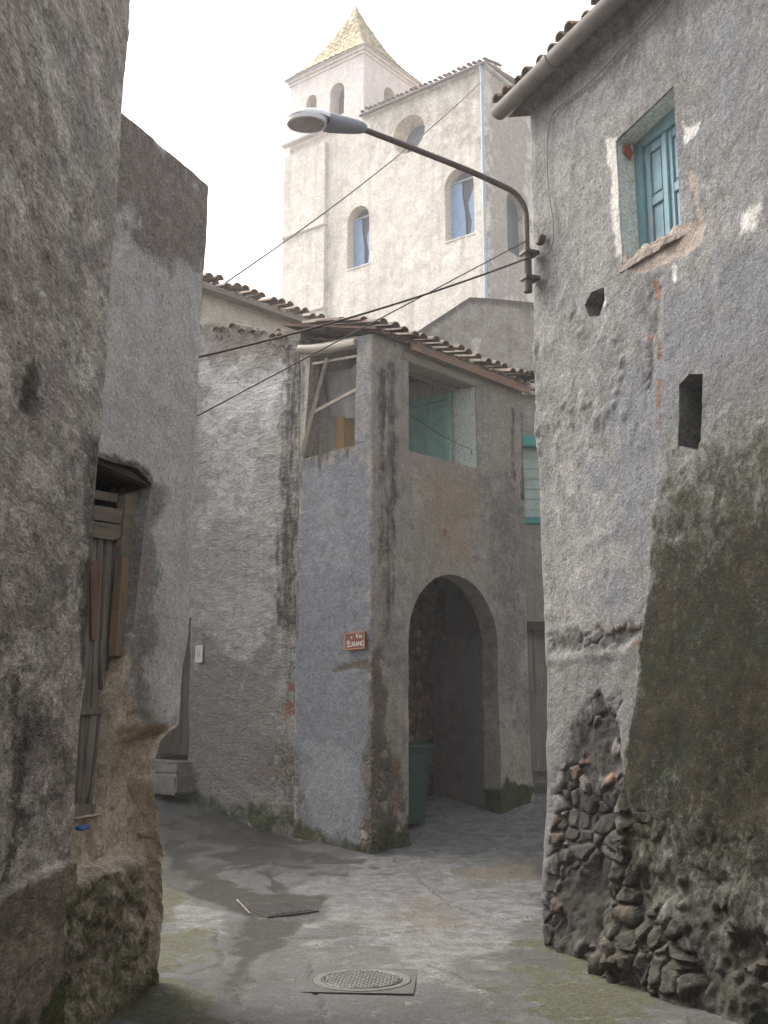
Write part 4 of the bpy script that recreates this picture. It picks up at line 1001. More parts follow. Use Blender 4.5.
m = MB(); m.loft([ell(.142, -.03), ell(.142, -.045), ell(.11, -.066), ell(.05, -.076)]); m.build('lamp_glass', ME_LENS, lamp, 60)
# ------------------------------------------------------------------ overhead cables
def sagwire(a, b, sag, r, name, label, n=24):
    m = MB(); a = np.array(a); b = np.array(b)
    m.tube([a+(b-a)*t+np.array([0, 0, -4*sag*t*(1-t)]) for t in np.linspace(0, 1, n)], r, 7)
    o = m.build(name, ME_CABLE, None, 60, origin=tuple(b)); tag(o, label, 'cable'); return o
sagwire(at(199, 357, 7.44), at(528, 258, 8.62), .05, .0085, 'overhead_cable', 'thick sagging cable from the lamp bracket across the lane to the crumbling house')
sagwire(at(197, 416, 7.44), at(526, 241, 8.64), .0, .005, 'overhead_cable', 'thin straight wire below the thick cable, dropping from the lamp arm to the left')
# ------------------------------------------------------------------ sign, notice
cs = cl.hit(357.5, 641)
sign = thing('street_sign', 'small red-brown street name plate on the blue-grey wall by the corner of the archway', 'sign', tuple(cl.P(cs[0], cs[1], .02)))
sw, sh_ = .155, .095
tl_ = R(1.5)
def SPt(a, b, off):
    x = a*math.cos(tl_)-b*math.sin(tl_); y = a*math.sin(tl_)+b*math.cos(tl_)
    return cl.P(cs[0]+x, cs[1]+y, off)
m = MB(); m.prism([SPt(-sw, -sh_, .045), SPt(sw, -sh_, .045), SPt(sw, sh_, .045), SPt(-sw, sh_, .045)], -cl.n3, .03); m.build('plate', SIGN, sign, bevel=.004)
m = MB()
for a0_, a1_, b0_, b1_ in ((-sw, sw, sh_-.014, sh_), (-sw, sw, -sh_, -sh_+.014), (-sw, -sw+.014, -sh_+.0145, sh_-.0145), (sw-.014, sw, -sh_+.0145, sh_-.0145)):
    m.prism([SPt(a0_, b0_, .049), SPt(a1_, b0_, .049), SPt(a1_, b1_, .049), SPt(a0_, b1_, .049)], -cl.n3, .005)
m.build('rim', SIGN_RIM, sign)
def letters(txt, a, b, size, parent, name, mat, pos, sx=1.):
    cu = bpy.data.curves.new(name, 'FONT'); cu.body = txt; cu.size = size; cu.extrude = .0015; cu.align_x = 'CENTER'
    o = bpy.data.objects.new(name, cu); C.objects.link(o)
    dg = bpy.context.evaluated_depsgraph_get(); me = bpy.data.meshes.new_from_object(o.evaluated_get(dg)); bpy.data.objects.remove(o)
    co = np.zeros(len(me.vertices)*3, np.float32); me.vertices.foreach_get('co', co); co = co.reshape(-1, 3)
    co = np.array([pos(a+x*sx, b+y, z) for x, y, z in co], np.float32); me.vertices.foreach_set('co', co.ravel())
    me.materials.clear(); return link_mesh(name, me, mat, parent)
spz = lambda a, b, z: SPt(a, b, .0475+z)
for txt, a, b, sz, sx in (('e', -.045, .028, .05, 1.), ('V', .042, .022, .075, .95), ('IA', .094, .022, .058, .95), ('S', -.098, -.064, .105, .95), ('CARANO', .026, -.062, .078, .72)):
    letters(txt, a, b, sz, sign, 'lettering', SIGN_TX, spz, sx)
cn = pd.hit(201, 654)
m = MB(); m.prism([pd.P(cn[0]-.075, cn[1]-.11, .035), pd.P(cn[0]+.075, cn[1]-.11, .035), pd.P(cn[0]+.072, cn[1]+.11, .035), pd.P(cn[0]-.075, cn[1]+.11, .035)], -pd.n3, .006)
nt = m.build('notice', PAPER, None, origin=tuple(pd.P(cn[0], cn[1], .03))); tag(nt, 'small pale weathered notice on the swept grey wall beside the dark doorway', 'notice')
m = MB()
for a0_, a1_, b0_, b1_ in ((-.03, -.012, -.05, .05), (.012, .03, -.05, .05), (-.012, .012, -.012, .006)): m.prism([pd.P(cn[0]+a0_, cn[1]+b0_, .0375), pd.P(cn[0]+a1_, cn[1]+b0_, .0375), pd.P(cn[0]+a1_, cn[1]+b1_, .0375), pd.P(cn[0]+a0_, cn[1]+b1_, .0375)], -pd.n3, .002)
m.build('faded_mark', PAPER_I, nt)
# ------------------------------------------------------------------ wheelie bin in the archway
bt, be = 1.20, .62
bc = CP(bt, be, 0); bz = float(gz(0, bc[1]))+.01
bin_ = thing('wheelie_bin', 'dark green wheelie bin standing inside the archway', 'bin', (bc[0], bc[1], bz))
th_b = R(0)
bx_, by_ = dR3, dL3
def BP(x, y, z): return bc*np.array([1, 1, 0])+bx_*x+by_*y+np.array([0, 0, bz+z])
def rr(w, d, z, y0=0, r=.05, n=4):
    out = []
    for sx, sy, a in ((1, 1, 0), (-1, 1, 90), (-1, -1, 180), (1, -1, 270)):
        for k in range(n+1):
            t = R(a+90*k/n); out.append(BP(sx*(w-r)+r*math.cos(t), y0+sy*(d-r)+r*math.sin(t), z))
    return out
m = MB(); m.loft([rr(.185, .20, .03), rr(.195, .215, .3), rr(.225, .255, .82), rr(.235, .265, .83), rr(.238, .268, .87), rr(.225, .255, .87)]); m.build('body', PL_GREEN, bin_, 35)
m = MB(); m.loft([rr(.25, .285, .872), rr(.255, .29, .885), rr(.252, .287, .925), rr(.22, .25, .95), rr(.12, .15, .96)]); m.build('lid', PL_GREEND, bin_, 30)
m = MB(); m.tube([BP(-.18, .29, .895), BP(-.18, .335, .905), BP(.18, .335, .905), BP(.18, .29, .895)], .014, 8); m.build('handle', PL_GREEND, bin_, 50)
for sx in (-1, 1):
    m = MB(); m.tube([BP(sx*.19, .2, .1), BP(sx*.235, .2, .1)], .1, 20); m.build('wheel', PL_BLACK, bin_, 50)
# ------------------------------------------------------------------ manhole and drain
mc = gpx(362, 981); MX = np.array([mc[0], mc[1], 0])
man = thing('manhole_cover', 'round cast-iron manhole cover in a square pale frame in the foreground of the lane', 'manhole cover', (mc[0], mc[1], 0))
rot = R(-4); ex = np.array([math.cos(rot), math.sin(rot), 0]); ey = np.array([-ex[1], ex[0], 0]); zz = np.array([0, 0, 1.])
MP = lambda x, y, z: MX+ex*x+ey*y+zz*z
m = MB(); n = 48; v = []; hw = .345
for z in (.007, -.05):
    for k in range(n):
        a = 2*math.pi*k/n; cx, sx = math.cos(a), math.sin(a); q_ = hw/max(abs(cx), abs(sx)); v.append(MP(q_*cx, q_*sx, z))
    for k in range(n): a = 2*math.pi*k/n; v.append(MP(.318*math.cos(a), .318*math.sin(a), z))
f = []
for k in range(n):
    j = (k+1) % n; f += [(k, j, n+j, n+k), (2*n+j, 2*n+k, 3*n+k, 3*n+j), (k, 2*n+k, 2*n+j, j), (n+j, 3*n+j, 3*n+k, n+k)]
m.add(v, f); m.build('frame', simple('mortar_bedded_frame', (.095, .093, .088), .85, 0, .5, 18, .5), man, 30)
def ringm(m, r0, r1, z0, z1, n=56):
    rings = [[MP(r*math.cos(a), r*math.sin(a), z) for a in np.linspace(0, 2*math.pi, n+1)[:-1]] for r, z in ((r1, z0), (r1, z1-.003), (r1-.004, z1), (r0+.004, z1), (r0, z1-.003), (r0, z0))]
    m.loft(rings, cap=False)
m = MB(); ringm(m, .262, .314, -.03, .012); m.build('seat_ring', ME_RING, man, 30)
m = MB(); m.tube([MP(0, 0, -.03), MP(0, 0, .008)], .258, 56); ringm(m, .243, .258, .0, .016)
m.build('lid', ME_IRON, man, 30)
m = MB()
for i in range(-7, 8):
    for sgn in (1, -1):
        d = i*.033; L_ = math.sqrt(max(0, .238**2-d*d))
        if L_ < .03: continue
        ax = np.array([math.cos(R(45*sgn)), math.sin(R(45*sgn))]); nx_ = np.array([-ax[1], ax[0]])
        A = nx_*d-ax*L_; B = nx_*d+ax*L_
        m.bar(MP(A[0], A[1], .0105+.0012*sgn), MP(B[0], B[1], .0115+.0012*sgn), .013, .009)
m.build('tread_pattern', simple('polished_iron_tread', (.26, .255, .24), .5, .4, .5, 25, .2), man, 30)
dq = [gpx(*p) for p in ((243, 908), (268, 918), (318, 912), (296, 903))]
dcx = np.mean([p[0] for p in dq]); dcy = np.mean([p[1] for p in dq])
dr = thing('drain_cover', 'dark rectangular iron drain cover set in wet paving, behind the round manhole', 'drain cover', (dcx, dcy, 0))
GZ = lambda p: float(gz(0, p[1]))
def shrink(f_): return [(dcx+(p[0]-dcx)*f_, dcy+(p[1]-dcy)*f_) for p in dq]
m = MB(); m.prism([np.array([*p, GZ(p)+.016]) for p in shrink(.93)], -zz, .03); m.build('plate', simple('dark_wet_iron', (.055, .053, .05), .5, .4, .4, 20, .3), dr, bevel=.004)
o_, i_ = shrink(1.03), shrink(.95); m = MB()
for k in range(4):
    j = (k+1) % 4; m.prism([np.array([*p, GZ(p)+.012]) for p in (o_[k], o_[j], i_[j], i_[k])], -zz, .05)
m.build('frame', simple('dark_iron_frame', (.085, .08, .075), .6, .4, .5, 20, .3), dr)
m = MB()
for k in range(1, 6):
    t = k/6; P0 = [dq[0][q]*(1-t)+dq[3][q]*t for q in (0, 1)]; P1 = [dq[1][q]*(1-t)+dq[2][q]*t for q in (0, 1)]
    P0 = [dcx+(P0[0]-dcx)*.85, dcy+(P0[1]-dcy)*.85]; P1 = [dcx+(P1[0]-dcx)*.85, dcy+(P1[1]-dcy)*.85]
    m.bar(np.array([*P0, GZ(P0)+.017]), np.array([*P1, GZ(P1)+.017]), .016, .008)
m.build('raised_rib', simple('rib_iron', (.07, .067, .062), .55, .4, .4, 20, .3), dr)
p0, p1 = gpx(237, 902), gpx(250, 916)
m = MB(); m.bar(np.array([*p0, GZ(p0)+.02]), np.array([*p1, GZ(p1)+.02]), .014, .01); st = m.build('wooden_stick', W_GREY, None, bevel=.003, origin=(p0[0], p0[1], 0.01)); tag(st, 'short pale stick lying beside the drain cover', 'stick')
# ------------------------------------------------------------------ weeds at the foot of the archway's right side
def weed(pos, n, h, name, label, grp=None):
    m = MB(); pos = np.array(pos, float)
    for k in range(n):
        a = random.uniform(0, 6.28); ln = h*random.uniform(.4, 1); lean = random.uniform(.2, .9)
        b = pos+np.array([random.gauss(0, h*.35), random.gauss(0, h*.2), 0]); d = np.array([math.cos(a)*lean, math.sin(a)*lean, 1]); d /= np.linalg.norm(d)
        s_ = np.cross(d, [random.gauss(0, 1), random.gauss(0, 1), .2]); s_ /= np.linalg.norm(s_); w = h*random.uniform(.06, .13)
        tip = b+d*ln-np.array([0, 0, ln*.25*lean])
        mid_ = b+d*ln*.55
        m.add([b-s_*w*.2, b+s_*w*.2, mid_+s_*w, tip, mid_-s_*w], [(0, 1, 2, 4), (4, 2, 3)])
    o = m.build(name, WEED, None, origin=tuple(pos)); tag(o, label, 'plant', grp); return o
for (px_, py_), h, n_, lb_ in (((514, 805), .22, 60, 'low dark weeds at the foot of the right pillar of the archway'), ((497, 822), .14, 40, 'small weed tuft between the archway and the right pillar weeds'), ((371, 846), .10, 30, 'tiny weed tuft at the corner foot of the corner house')):
    g_ = gpx(px_, py_); weed((g_[0], g_[1], GZ(g_)), n_, h, 'weed_clump', lb_)
# ------------------------------------------------------------------ cream house behind the swept house (E)
e0 = at(207, 291, 17.0); PE = [tuple(e0[:2]-dR*4), tuple(e0[:2]+dR*7)]
house_e = thing('cream_house', 'cream house whose tiled eave slopes behind the swept house, left of the church', 'house', (e0[0], e0[1], 1))
LEh = legs([tuple(e0[:2]-dR*4+dL*5), PE[0], PE[1], tuple(e0[:2]+dR*7+dL*5)])
wall('wall', LEh, span((0, 5, .5), (5, 16, .12), (16, 21, .5)), span((0, e0[2]-.05, .12)), M_E, house_e, disp=lambda s, z, P, M: uneven(s, z, P, .012, 51), rcorner=.05, seed=51)
m = MB(); upE = np.array([dL[0], dL[1], .22]); upE /= np.linalg.norm(upE)
eb = np.array([*(e0[:2]-dR*4-dL*.25), e0[2]+.02])
tiles(m, eb, dR3, 57, upE, 3, rnd=.018); m.build('roof_tiles', T_FAR, house_e, 50)
m = MB(); m.prism([eb-np.array([0, 0, .06])+dL3*.03, eb+dR3*11.2-np.array([0, 0, .06])+dL3*.03, eb+dR3*11.2+dL3*5+np.array([0, 0, 1.05]), eb+dL3*5+np.array([0, 0, 1.05])], zz, .06); m.build('roof_boards', W_BEAM, house_e)
m = MB(); m.bar(eb+np.array([0, 0, -.05])+dL3*.04, eb+dR3*11+np.array([0, 0, -.05])+dL3*.04, .05, .09); m.build('eave_board', W_BEAM, house_e)
# ------------------------------------------------------------------ gabled wall house (G)
pg = Plane((-.6, 18.0), (5, 18.0)); gp = [pg.hit(a, b) for a, b in ((395, 346), (418, 331), (470, 297), (505, 300), (545, 304), (600, 312))]
house_g = thing('gabled_house', 'brown-grey gable wall with a slanted top, between the corner house and the church', 'house', (1.5, 18, 1))
LG = legs([(-.6, 21), (-.6, 18.0), (5, 18.0), (5, 21)])
gs = [0, 3.0]+[3+s for s, z in gp]+[8.6, 11.6]; gzv = [gp[0][1]-.6, gp[0][1]-.6]+[z for s, z in gp]+[gp[-1][1]]*2
wall('wall', LG, span((0, 3, .5), (3, 8.6, .05), (8.6, 11.6, .5)), span((.5, 8.4, .05)), M_G, house_g, top=lambda s: np.interp(s, gs, gzv), disp=lambda s, z, P, M: uneven(s, z, P, .025, 53), rcorner=.03, seed=53,
     masks=[('pale', [(3+a, b) for a, b in pg.pxs([(470, 340), (481, 338), (482, 356), (472, 357)])], .05, 1), ('dark', lambda s, z: sstep(.25, .02, np.interp(s, gs, gzv)-z)*.8, 0)])
m = MB(); k_ = len(gp)
for i in range(k_-1):
    (s0, z0), (s1, z1) = gp[i], gp[i+1]
    m.prism([pg.P(s0, z0-.06, -.06), pg.P(s1, z1-.06, -.06), pg.P(s1, z1+.02, -.06), pg.P(s0, z0+.02, -.06)], -pg.n3, 2.6)
m.build('roof', M_G, house_g)
# ------------------------------------------------------------------ house glimpsed in the right lane (H)
ph = Plane((1.1, 15.7), (6, 15.7))
house_h = thing('shutter_house', 'beige house with a pale green shutter glimpsed in the gap beside the grey house', 'house', (2.2, 15.7, .9))
h0, h1 = ph.hit(522, 470)[0], ph.hit(566, 470)[0]; hz0, hz1 = ph.hit(535, 520)[1], ph.hit(535, 438)[1]
g0, g1 = ph.hit(526, 700)[0], ph.hit(570, 700)[0]; gz1 = ph.hit(535, 630)[1]
LH = legs([(1.1, 17.7), (1.1, 15.7), (6, 15.7), (6, 17.7)])
wall('wall', LH, span((0, 2, .5), (2, 4.2, .04), (4.2, 6.9, .3), (6.9, 8.9, .5)), span((.2, 6.3, .04)), M_H, house_h, disp=lambda s, z, P, M: uneven(s, z, P, .015, 55), rcorner=.03, seed=55,
     holes=[dict(poly=[(2+h0, hz0), (2+h0, hz1), (2+h1, hz1), (2+h1, hz0)], depth=.15, leg=LH[1]), dict(poly=[(2+g0, .3), (2+g0, gz1), (2+g1, gz1), (2+g1, .3)], depth=.2, leg=LH[1])])
def hbox(s0, s1, z0, z1, off, th): 
    m = MB(); m.prism([ph.P(s0, z0, off), ph.P(s1, z0, off), ph.P(s1, z1, off), ph.P(s0, z1, off)], -ph.n3, th); return m
hs = hbox(h0, h1, hz0, hz1, -.1, .04)
for k in range(8): 
    zc = hz0+(hz1-hz0)*(k+.5)/8; hs.prism([ph.P(h0+.01, zc-.055, -.09), ph.P(h1-.01, zc-.055, -.09), ph.P(h1-.01, zc+.05, -.09), ph.P(h0+.01, zc+.05, -.09)], -ph.n3, .01)
sh1 = hs.build('shutter', P_MINTP, house_h)
hbox(h0-.03, h1+.03, hz1-.13, hz1+.03, .05, .14).build('shutter_box', P_TEALR, sh1, bevel=.01); hbox(h0-.02, h1+.02, hz0-.06, hz0+.04, .04, .12).build('window_sill', P_TEALR, sh1, bevel=.01)
hd = hbox(g0, g1, .3, gz1, -.16, .05)
for z_ in (1.5, 2.1): hd.prism([ph.P(g0, z_, -.15), ph.P(g1, z_, -.15), ph.P(g1, z_+.03, -.15), ph.P(g0, z_+.03, -.15)], -ph.n3, .02)
hd.build('door', W_GREY, house_h); hbox(g0-.1, g1+.1, gz1, gz1+.12, .02, .2).build('door_lintel', W_DARK, house_h, bevel=.01)
m = MB(); tiles(m, [1.2, 15.45, 6.42], (1, 0, 0), 25, (np.array([0, 1, .25])/1.03), 5); m.build('roof_tiles', T_OLD, house_h, 50)
m = MB(); m.tube([(1.1, 15.5, 6.36), (6, 15.5, 6.34)], .05, 10); m.build('gutter', simple('pale_gutter', (.5, .46, .42), .6), house_h, 50)
m = MB(); m.prism([np.array([1.1, 15.5, 6.4]), np.array([6, 15.5, 6.4]), np.array([6, 17.7, 6.95]), np.array([1.1, 17.7, 6.95])], zz, .03); m.build('roof_boards', W_CEIL, house_h)
# ------------------------------------------------------------------ church (F)
KF = np.array([3.17, 32.0]); af = R(51.5); fL = np.array([-math.sin(af), math.cos(af)]); fB = np.array([fL[1], -fL[0]])   # fL: leftwards along the front, fB: back along the right side
WF = 8.42; DF = 9.0
church = thing('church', 'tall pale stone church with a tiled spire and blue windows above the houses', 'church', (*(KF+fL*4), 5))
LF = legs([tuple(KF+fL*WF+fB*DF), tuple(KF+fL*WF), tuple(KF), tuple(KF+fB*DF)])
fl_, fr_ = LF[1], LF[2]; ZT = 21.75
def arch_px(pl, l, r, top, bot):
    my = (top+bot)/2; s0 = pl.hit(l, my)[0]; s1 = pl.hit(r, my)[0]; zt = pl.hit((l+r)/2, top)[1]; zb = pl.hit((l+r)/2, bot)[1]
    return arch(s0, s1, zb, zt-(s1-s0)/2, 12)
w1, w2 = arch_px(fl_, 347, 369, 206, 266), arch_px(fl_, 444.5, 474, 167, 237)
ws = arch_px(fr_, 507, 527, 192, 256)
cr0, cr1 = fl_.hit(393, 134), fl_.hit(425, 134); rc = (cr1[0]-cr0[0])/2; ccz = fl_.hit(409, 134)[1]; ccs = (cr0[0]+cr1[0])/2
circ = [(ccs+rc*math.cos(a), ccz+rc*1.02*math.sin(a)) for a in np.linspace(0, 2*math.pi, 25)[:-1]]
fpx = fl_.pxs
wall('wall', LF, span((0, DF, .6), (DF, DF+WF, .07), (DF+WF, DF+WF+4, .08), (DF+WF+4, DF*2+WF, .6)), span((5, 12.5, .5), (12.5, ZT, .07)), M_F, church,
     disp=lambda s, z, P, M: uneven(s, z, P, .03, 57), rcorner=.06, seed=57,
     holes=[dict(poly=w1, depth=.42, leg=fl_, set={'warm': .9}), dict(poly=w2, depth=.42, leg=fl_, set={'warm': .9}), dict(poly=circ, depth=.55, leg=fl_, splay=.25, set={'warm': .7}), dict(poly=ws, depth=.35, leg=fr_, set={'warm': .4})],
     masks=[('warm', fpx([(440, 165), (478, 160), (480, 245), (442, 245)]), .3, .35), ('weather', fpx([(380, 100), (487, 75), (487, 150), (420, 160), (380, 180)]), .7, .5), ('weather', fr_.pxs([(487, 65), (530, 80), (530, 310), (487, 310)]), .3, .75), ('low', fpx([(285, 250), (327, 235), (327, 320), (285, 320)]), .3, .6)])
def fbox(pl, s0, s1, z0, z1, off, th):
    m = MB(); m.prism([pl.P(s0, z0, off), pl.P(s1, z0, off), pl.P(s1, z1, off), pl.P(s0, z1, off)], -pl.n3, th); return m
def pane(poly, off, pl, mat, name='window'):
    m = MB(); m.prism([pl.P(s, z, off) for s, z in poly], -pl.n3, .05); return m.build(name, mat, church)
def grow(poly, g_):
    c = np.mean(poly, axis=0); return [tuple(c+(np.array(p)-c)*g_) for p in poly]
for w, brk_ in ((w1, [(.45, .95), (.62, .95), (.78, .80), (.60, .62), (.58, .48), (.70, .30), (.62, .10), (.52, .12), (.50, .45), (.42, .70)]),
                (w2, [(.35, .97), (.90, .97), (.80, .84), (.62, .70), (.60, .50), (.68, .28), (.66, .06), (.5, .08), (.52, .4), (.46, .66)])):
    pn = pane(grow(w, 1.02), -.40, fl_, CH_DARK)
    s0, s1 = w[0][0], w[-1][0]; z0 = w[0][1]; z1 = max(p[1] for p in w); W_, H_ = s1-s0, z1-z0
    fy = .88
    pts = lambda Q: [(s0+a*W_, z0+b*H_*fy) for a, b in Q]
    m = MB()
    left = [(.0, .0), (.52, .0), (.52, .12), (.50, .45), (.42, .70), (.40, .97), (.0, .97)]; right = [(.66, .0), (1., 0), (1., .97), (.90, .97), (.72, .72), (.62, .6), (.64, .48), (.72, .28)]
    for Q in (left, right): m.prism([fl_.P(a, b, -.33) for a, b in pts(Q)], -fl_.n3, .03)
    m.build('blue_sheet', CH_BLUE, pn)
    fm = fbox(fl_, s0-.02, s0+.05, z0, z0+H_*fy, -.31, .06)
    for a, b, c_, d in ((s1-.05, s1+.02, z0, z0+H_*fy), (s0+.052, s1-.052, z0, z0+.05), (s0+.052, s1-.052, z0+H_*fy-.05, z0+H_*fy)): fm.prism([fl_.P(a, c_, -.31), fl_.P(b, c_, -.31), fl_.P(b, d, -.31), fl_.P(a, d, -.31)], -fl_.n3, .06)
    fm.build('window_frame', ME_DOWN, pn)
pane(grow(circ, .80), -.52, fl_, CH_GLASS, 'round_window'); pane(grow(ws, 1.02), -.33, fr_, CH_DARK)
for w in (w1, w2): fbox(fl_, w[0][0]-.01, w[-1][0]+.01, w[0][1]-.07, w[0][1]-.01, .02, .3).build('window_sill', M_F, church, bevel=.01)
# nave roof with its eave line, downpipe
def FP(t, b, z): q = KF+fL*t+fB*b; return np.array([q[0], q[1], z])
fL3, fB3 = np.array([*fL, 0]), np.array([*fB, 0])
m = MB(); m.prism([FP(-.1, -.12, ZT), FP(4.95, -.12, ZT), FP(4.95, DF, ZT), FP(-.1, DF, ZT)], zz, .10); m.build('eave_cornice', M_F, church, bevel=.02)
m = MB(); up_f = np.array([fB[0], fB[1], .25]); up_f /= np.linalg.norm(up_f)
tiles(m, FP(-.1, -.18, ZT+.10), fL3, 27, up_f, 3, pitch=.19, r=.075, rnd=.012, n=5)
m.build('roof_tiles', T_FAR, church, 50)
m = MB(); m.prism([FP(-.1, -.12, ZT+.105), FP(4.95, -.12, ZT+.105), FP(4.95, DF, ZT+1.3), FP(-.1, DF, ZT+1.3)], zz, .05); m.build('nave_roof', T_FAR, church)
m = MB(); m.tube([FP(-.1, -.19, ZT+.05), FP(4.95, -.19, ZT+.05)], .055, 10); m.build('gutter', ME_PIPE, church, 50)
m = MB(); m.tube([FP(.07, -.19, ZT+.05), FP(.07, -.12, ZT-.15), FP(.07, -.10, ZT-.4), FP(.07, -.09, 17), FP(.07, -.09, 6)], .055, 10); m.build('downpipe', ME_DOWN, church, 50)
# tower
t0_, t1_ = 4.976, WF+.05; TD = 3.3; TZ = 24.3
LT = legs([tuple(KF+fL*t1_+fB*(TD/2)), tuple(KF+fL*t1_+fB*.05), tuple(KF+fL*t0_+fB*.05), tuple(KF+fL*t0_+fB*TD), tuple(KF+fL*t1_+fB*TD), tuple(KF+fL*t1_+fB*(TD/2))])
tl_p, tr_p = LT[1], LT[2]
bel = [(arch_px(tl_p, 306, 316.5, 95, 112), tl_p), (arch_px(tl_p, 330, 344, 83, 116), tl_p), (arch_px(tr_p, 384, 396, 88, 110), tr_p)]
tower = wall('tower', LT, span((0, LT[-1].s0+LT[-1].L, .07)), span((20.0, TZ, .07)), M_T, church, disp=lambda s, z, P, M: uneven(s, z, P, .015, 59), rcorner=.03, seed=59, holes=[dict(poly=p, depth=.5, leg=l, cap=False) for p, l in bel])
for p, l in bel:
    m = MB(); m.prism([l.P(s, z, -.48) for s, z in grow(p, 1.05)], -l.n3, .05); m.build('belfry_backing', simple('painted_dim_belfry', (.14, .12, .12), .9), tower)  # dim sheets whose colour stands in for the shade inside the belfry
tc = KF+fL*((t0_+t1_)/2)+fB*((TD+.05)/2); hx, hy = (t1_-t0_)/2, (TD-.05)/2
def TPt(a, b, z): q = tc+fL*a+fB*b; return np.array([q[0], q[1], z])
m = MB()
for z, g_ in ((TZ-.02, .04), (TZ+.10, .09)): m.loft([[TPt(sx*(hx+g_), sy*(hy+g_), z+dz) for sx, sy in ((1, 1), (1, -1), (-1, -1), (-1, 1))] for dz in (0, .11)])
m.build('tower_cornice', M_T, tower, bevel=.01)
prof = [(0, 1.0), (.06, .90), (.15, .76), (.28, .60), (.42, .45), (.58, .31), (.75, .175), (.9, .07), (1, .012)]
HS = 3.2; v = []; f = []; nu, nv = 48, 56
for sd in range(4):
    b = len(v)
    cs_ = [(1, -1), (-1, -1), (-1, 1), (1, 1)]; c0, c1_ = cs_[sd], cs_[(sd+1) % 4]
    nrm_ = [(0, -1), (-1, 0), (0, 1), (1, 0)][sd]
    for j in range(nv+1):
        tv = j/nv; g_ = np.interp(tv, [p[0] for p in prof], [p[1] for p in prof])
        row = (j % 4)/4
        for i in range(nu+1):
            tu = i/nu; aa = c0[0]+(c1_[0]-c0[0])*tu; bb = c0[1]+(c1_[1]-c0[1])*tu
            cor = (.03*abs(math.sin(math.pi*(tu-.5)*14*g_))+.04*(1-row))*min(1, g_*4)*(4*tu*(1-tu))**.3
            v.append(TPt((hx+.16)*g_*aa+nrm_[0]*cor, (hy+.16)*g_*bb+nrm_[1]*cor, TZ+.22+HS*tv+cor*.5))
    for j in range(nv):
        for i in range(nu): f.append((b+j*(nu+1)+i, b+j*(nu+1)+i+1, b+(j+1)*(nu+1)+i+1, b+(j+1)*(nu+1)+i))
me = bpy.data.meshes.new('spire'); me.from_pydata([tuple(q_) for q_ in v], [], f); link_mesh('spire', me, T_GLAZE, tower, 35)
m = MB(); m.prism([TPt(sx*(hx+.17), sy*(hy+.17), TZ+.221) for sx, sy in ((1, 1), (1, -1), (-1, -1), (-1, 1))], zz, .03); m.build('spire_base', M_T, tower)
m = MB(); m.tube([TPt(0, 0, TZ+.22+HS-.1), TPt(0, 0, TZ+.22+HS+.22)], [.05, .02], 8); m.build('finial', M_T, tower)
# projecting tower foot with string courses
m = MB(); zt_ = fl_.hit(290, 148)[1]
m.prism([FP(6.55, -.14, 5), FP(WF+.1, -.14, 5), FP(WF+.1, .05, 5), FP(6.55, .05, 5)], zz, ZT-5-.3); m.build('tower_foot', M_F, church, bevel=.01)
for py_ in (226, 308):
    z_ = fl_.hit(310, py_+3)[1]; m = MB(); m.prism([FP(6.5, -.22, z_), FP(WF+.1, -.22, z_), FP(WF+.2, .0, z_), FP(6.5, .0, z_)], zz, -.14); m.build('string_course', M_T, church, bevel=.03)
m = MB(); m.prism([FP(6.5, -.25, zt_), FP(WF+.2, -.25, zt_), FP(WF+.2, .0, zt_), FP(6.5, .0, zt_)], zz, .14); m.build('string_course', M_T, church, bevel=.03)
sagwire(FP(.1, -.15, 21.2), at(200, 300, 17.6), .25, .016, 'overhead_cable', 'thin wire slanting across the church front from its right downpipe to the cream house', 40)
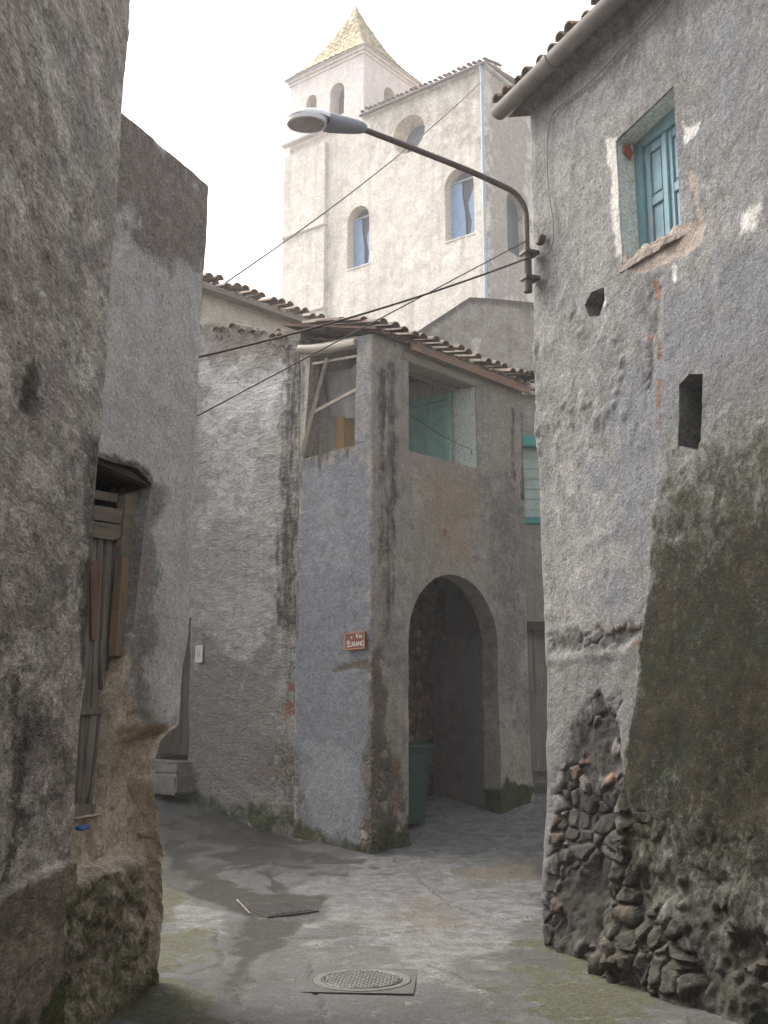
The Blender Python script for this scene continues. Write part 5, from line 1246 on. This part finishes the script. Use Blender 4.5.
# ------------------------------------------------------------------ sky, sun, camera
SUN_EL, SUN_AZ = R(50), R(-55)          # azimuth measured from +Y towards +X
sc = bpy.context.scene
w = bpy.data.worlds.new('World'); sc.world = w; w.use_nodes = True
nt = w.node_tree; bg = nt.nodes['Background']
sky = nt.nodes.new('ShaderNodeTexSky'); sky.sky_type = 'NISHITA'; sky.sun_disc = False
sky.sun_elevation = SUN_EL; sky.sun_rotation = SUN_AZ; sky.air_density = 1.2; sky.dust_density = 6; sky.ozone_density = .6
hs_ = nt.nodes.new('ShaderNodeHueSaturation'); hs_.inputs['Saturation'].default_value = .28; hs_.inputs['Value'].default_value = 1.
nt.links.new(sky.outputs[0], hs_.inputs['Color']); nt.links.new(hs_.outputs[0], bg.inputs['Color'])
bg.inputs['Strength'].default_value = .15
sun = bpy.data.lights.new('sun', 'SUN'); sun.energy = 1.5; sun.angle = R(40); sun.color = (1, .94, .86)
so = bpy.data.objects.new('sun', sun); C.objects.link(so); so.location = (-20, 30, 40)
sd_ = Vector((math.cos(SUN_EL)*math.sin(SUN_AZ), math.cos(SUN_EL)*math.cos(SUN_AZ), math.sin(SUN_EL)))
so.rotation_euler = sd_.to_track_quat('Z', 'Y').to_euler()
if VEIL_HAZE:  # volume added mostly to imitate veiling glare over the church
    m = MB(); m.box((0, 0, 13.6), (262, 0, 0), (0, 262, 0), (0, 0, 15.6)); 
    hm = bpy.data.materials.new('veil_haze_air'); hm.use_nodes = True; t_ = hm.node_tree; t_.nodes.remove(t_.nodes['Principled BSDF'])
    pv = t_.nodes.new('ShaderNodeVolumePrincipled'); pv.inputs['Color'].default_value = (.97, .97, .97, 1); pv.inputs['Density'].default_value = VEIL_HAZE; pv.inputs['Anisotropy'].default_value = .3
    t_.links.new(pv.outputs[0], t_.nodes['Material Output'].inputs['Volume'])
    hz = m.build('veil_haze', hm); hz['kind'] = 'stuff'
cam = bpy.data.cameras.new('camera'); co_ = bpy.data.objects.new('camera', cam); C.objects.link(co_)
co_.location = (0, 0, EYE); co_.rotation_euler = (R(90)+PITCH, 0, 0)
cam.sensor_fit = 'VERTICAL'; cam.sensor_height = 36; cam.lens = F/1024*36; cam.clip_end = 2000; cam.clip_start = .05
sc.camera = co_
sc.view_settings.view_transform = 'Standard'; sc.view_settings.look = 'None'; sc.view_settings.gamma = 1; sc.view_settings.use_curve_mapping = False
sc.view_settings.exposure = EXPO
sc.cycles.use_denoising = True; sc.cycles.max_bounces = 8; sc.cycles.diffuse_bounces = 5; sc.cycles.volume_bounces = 1
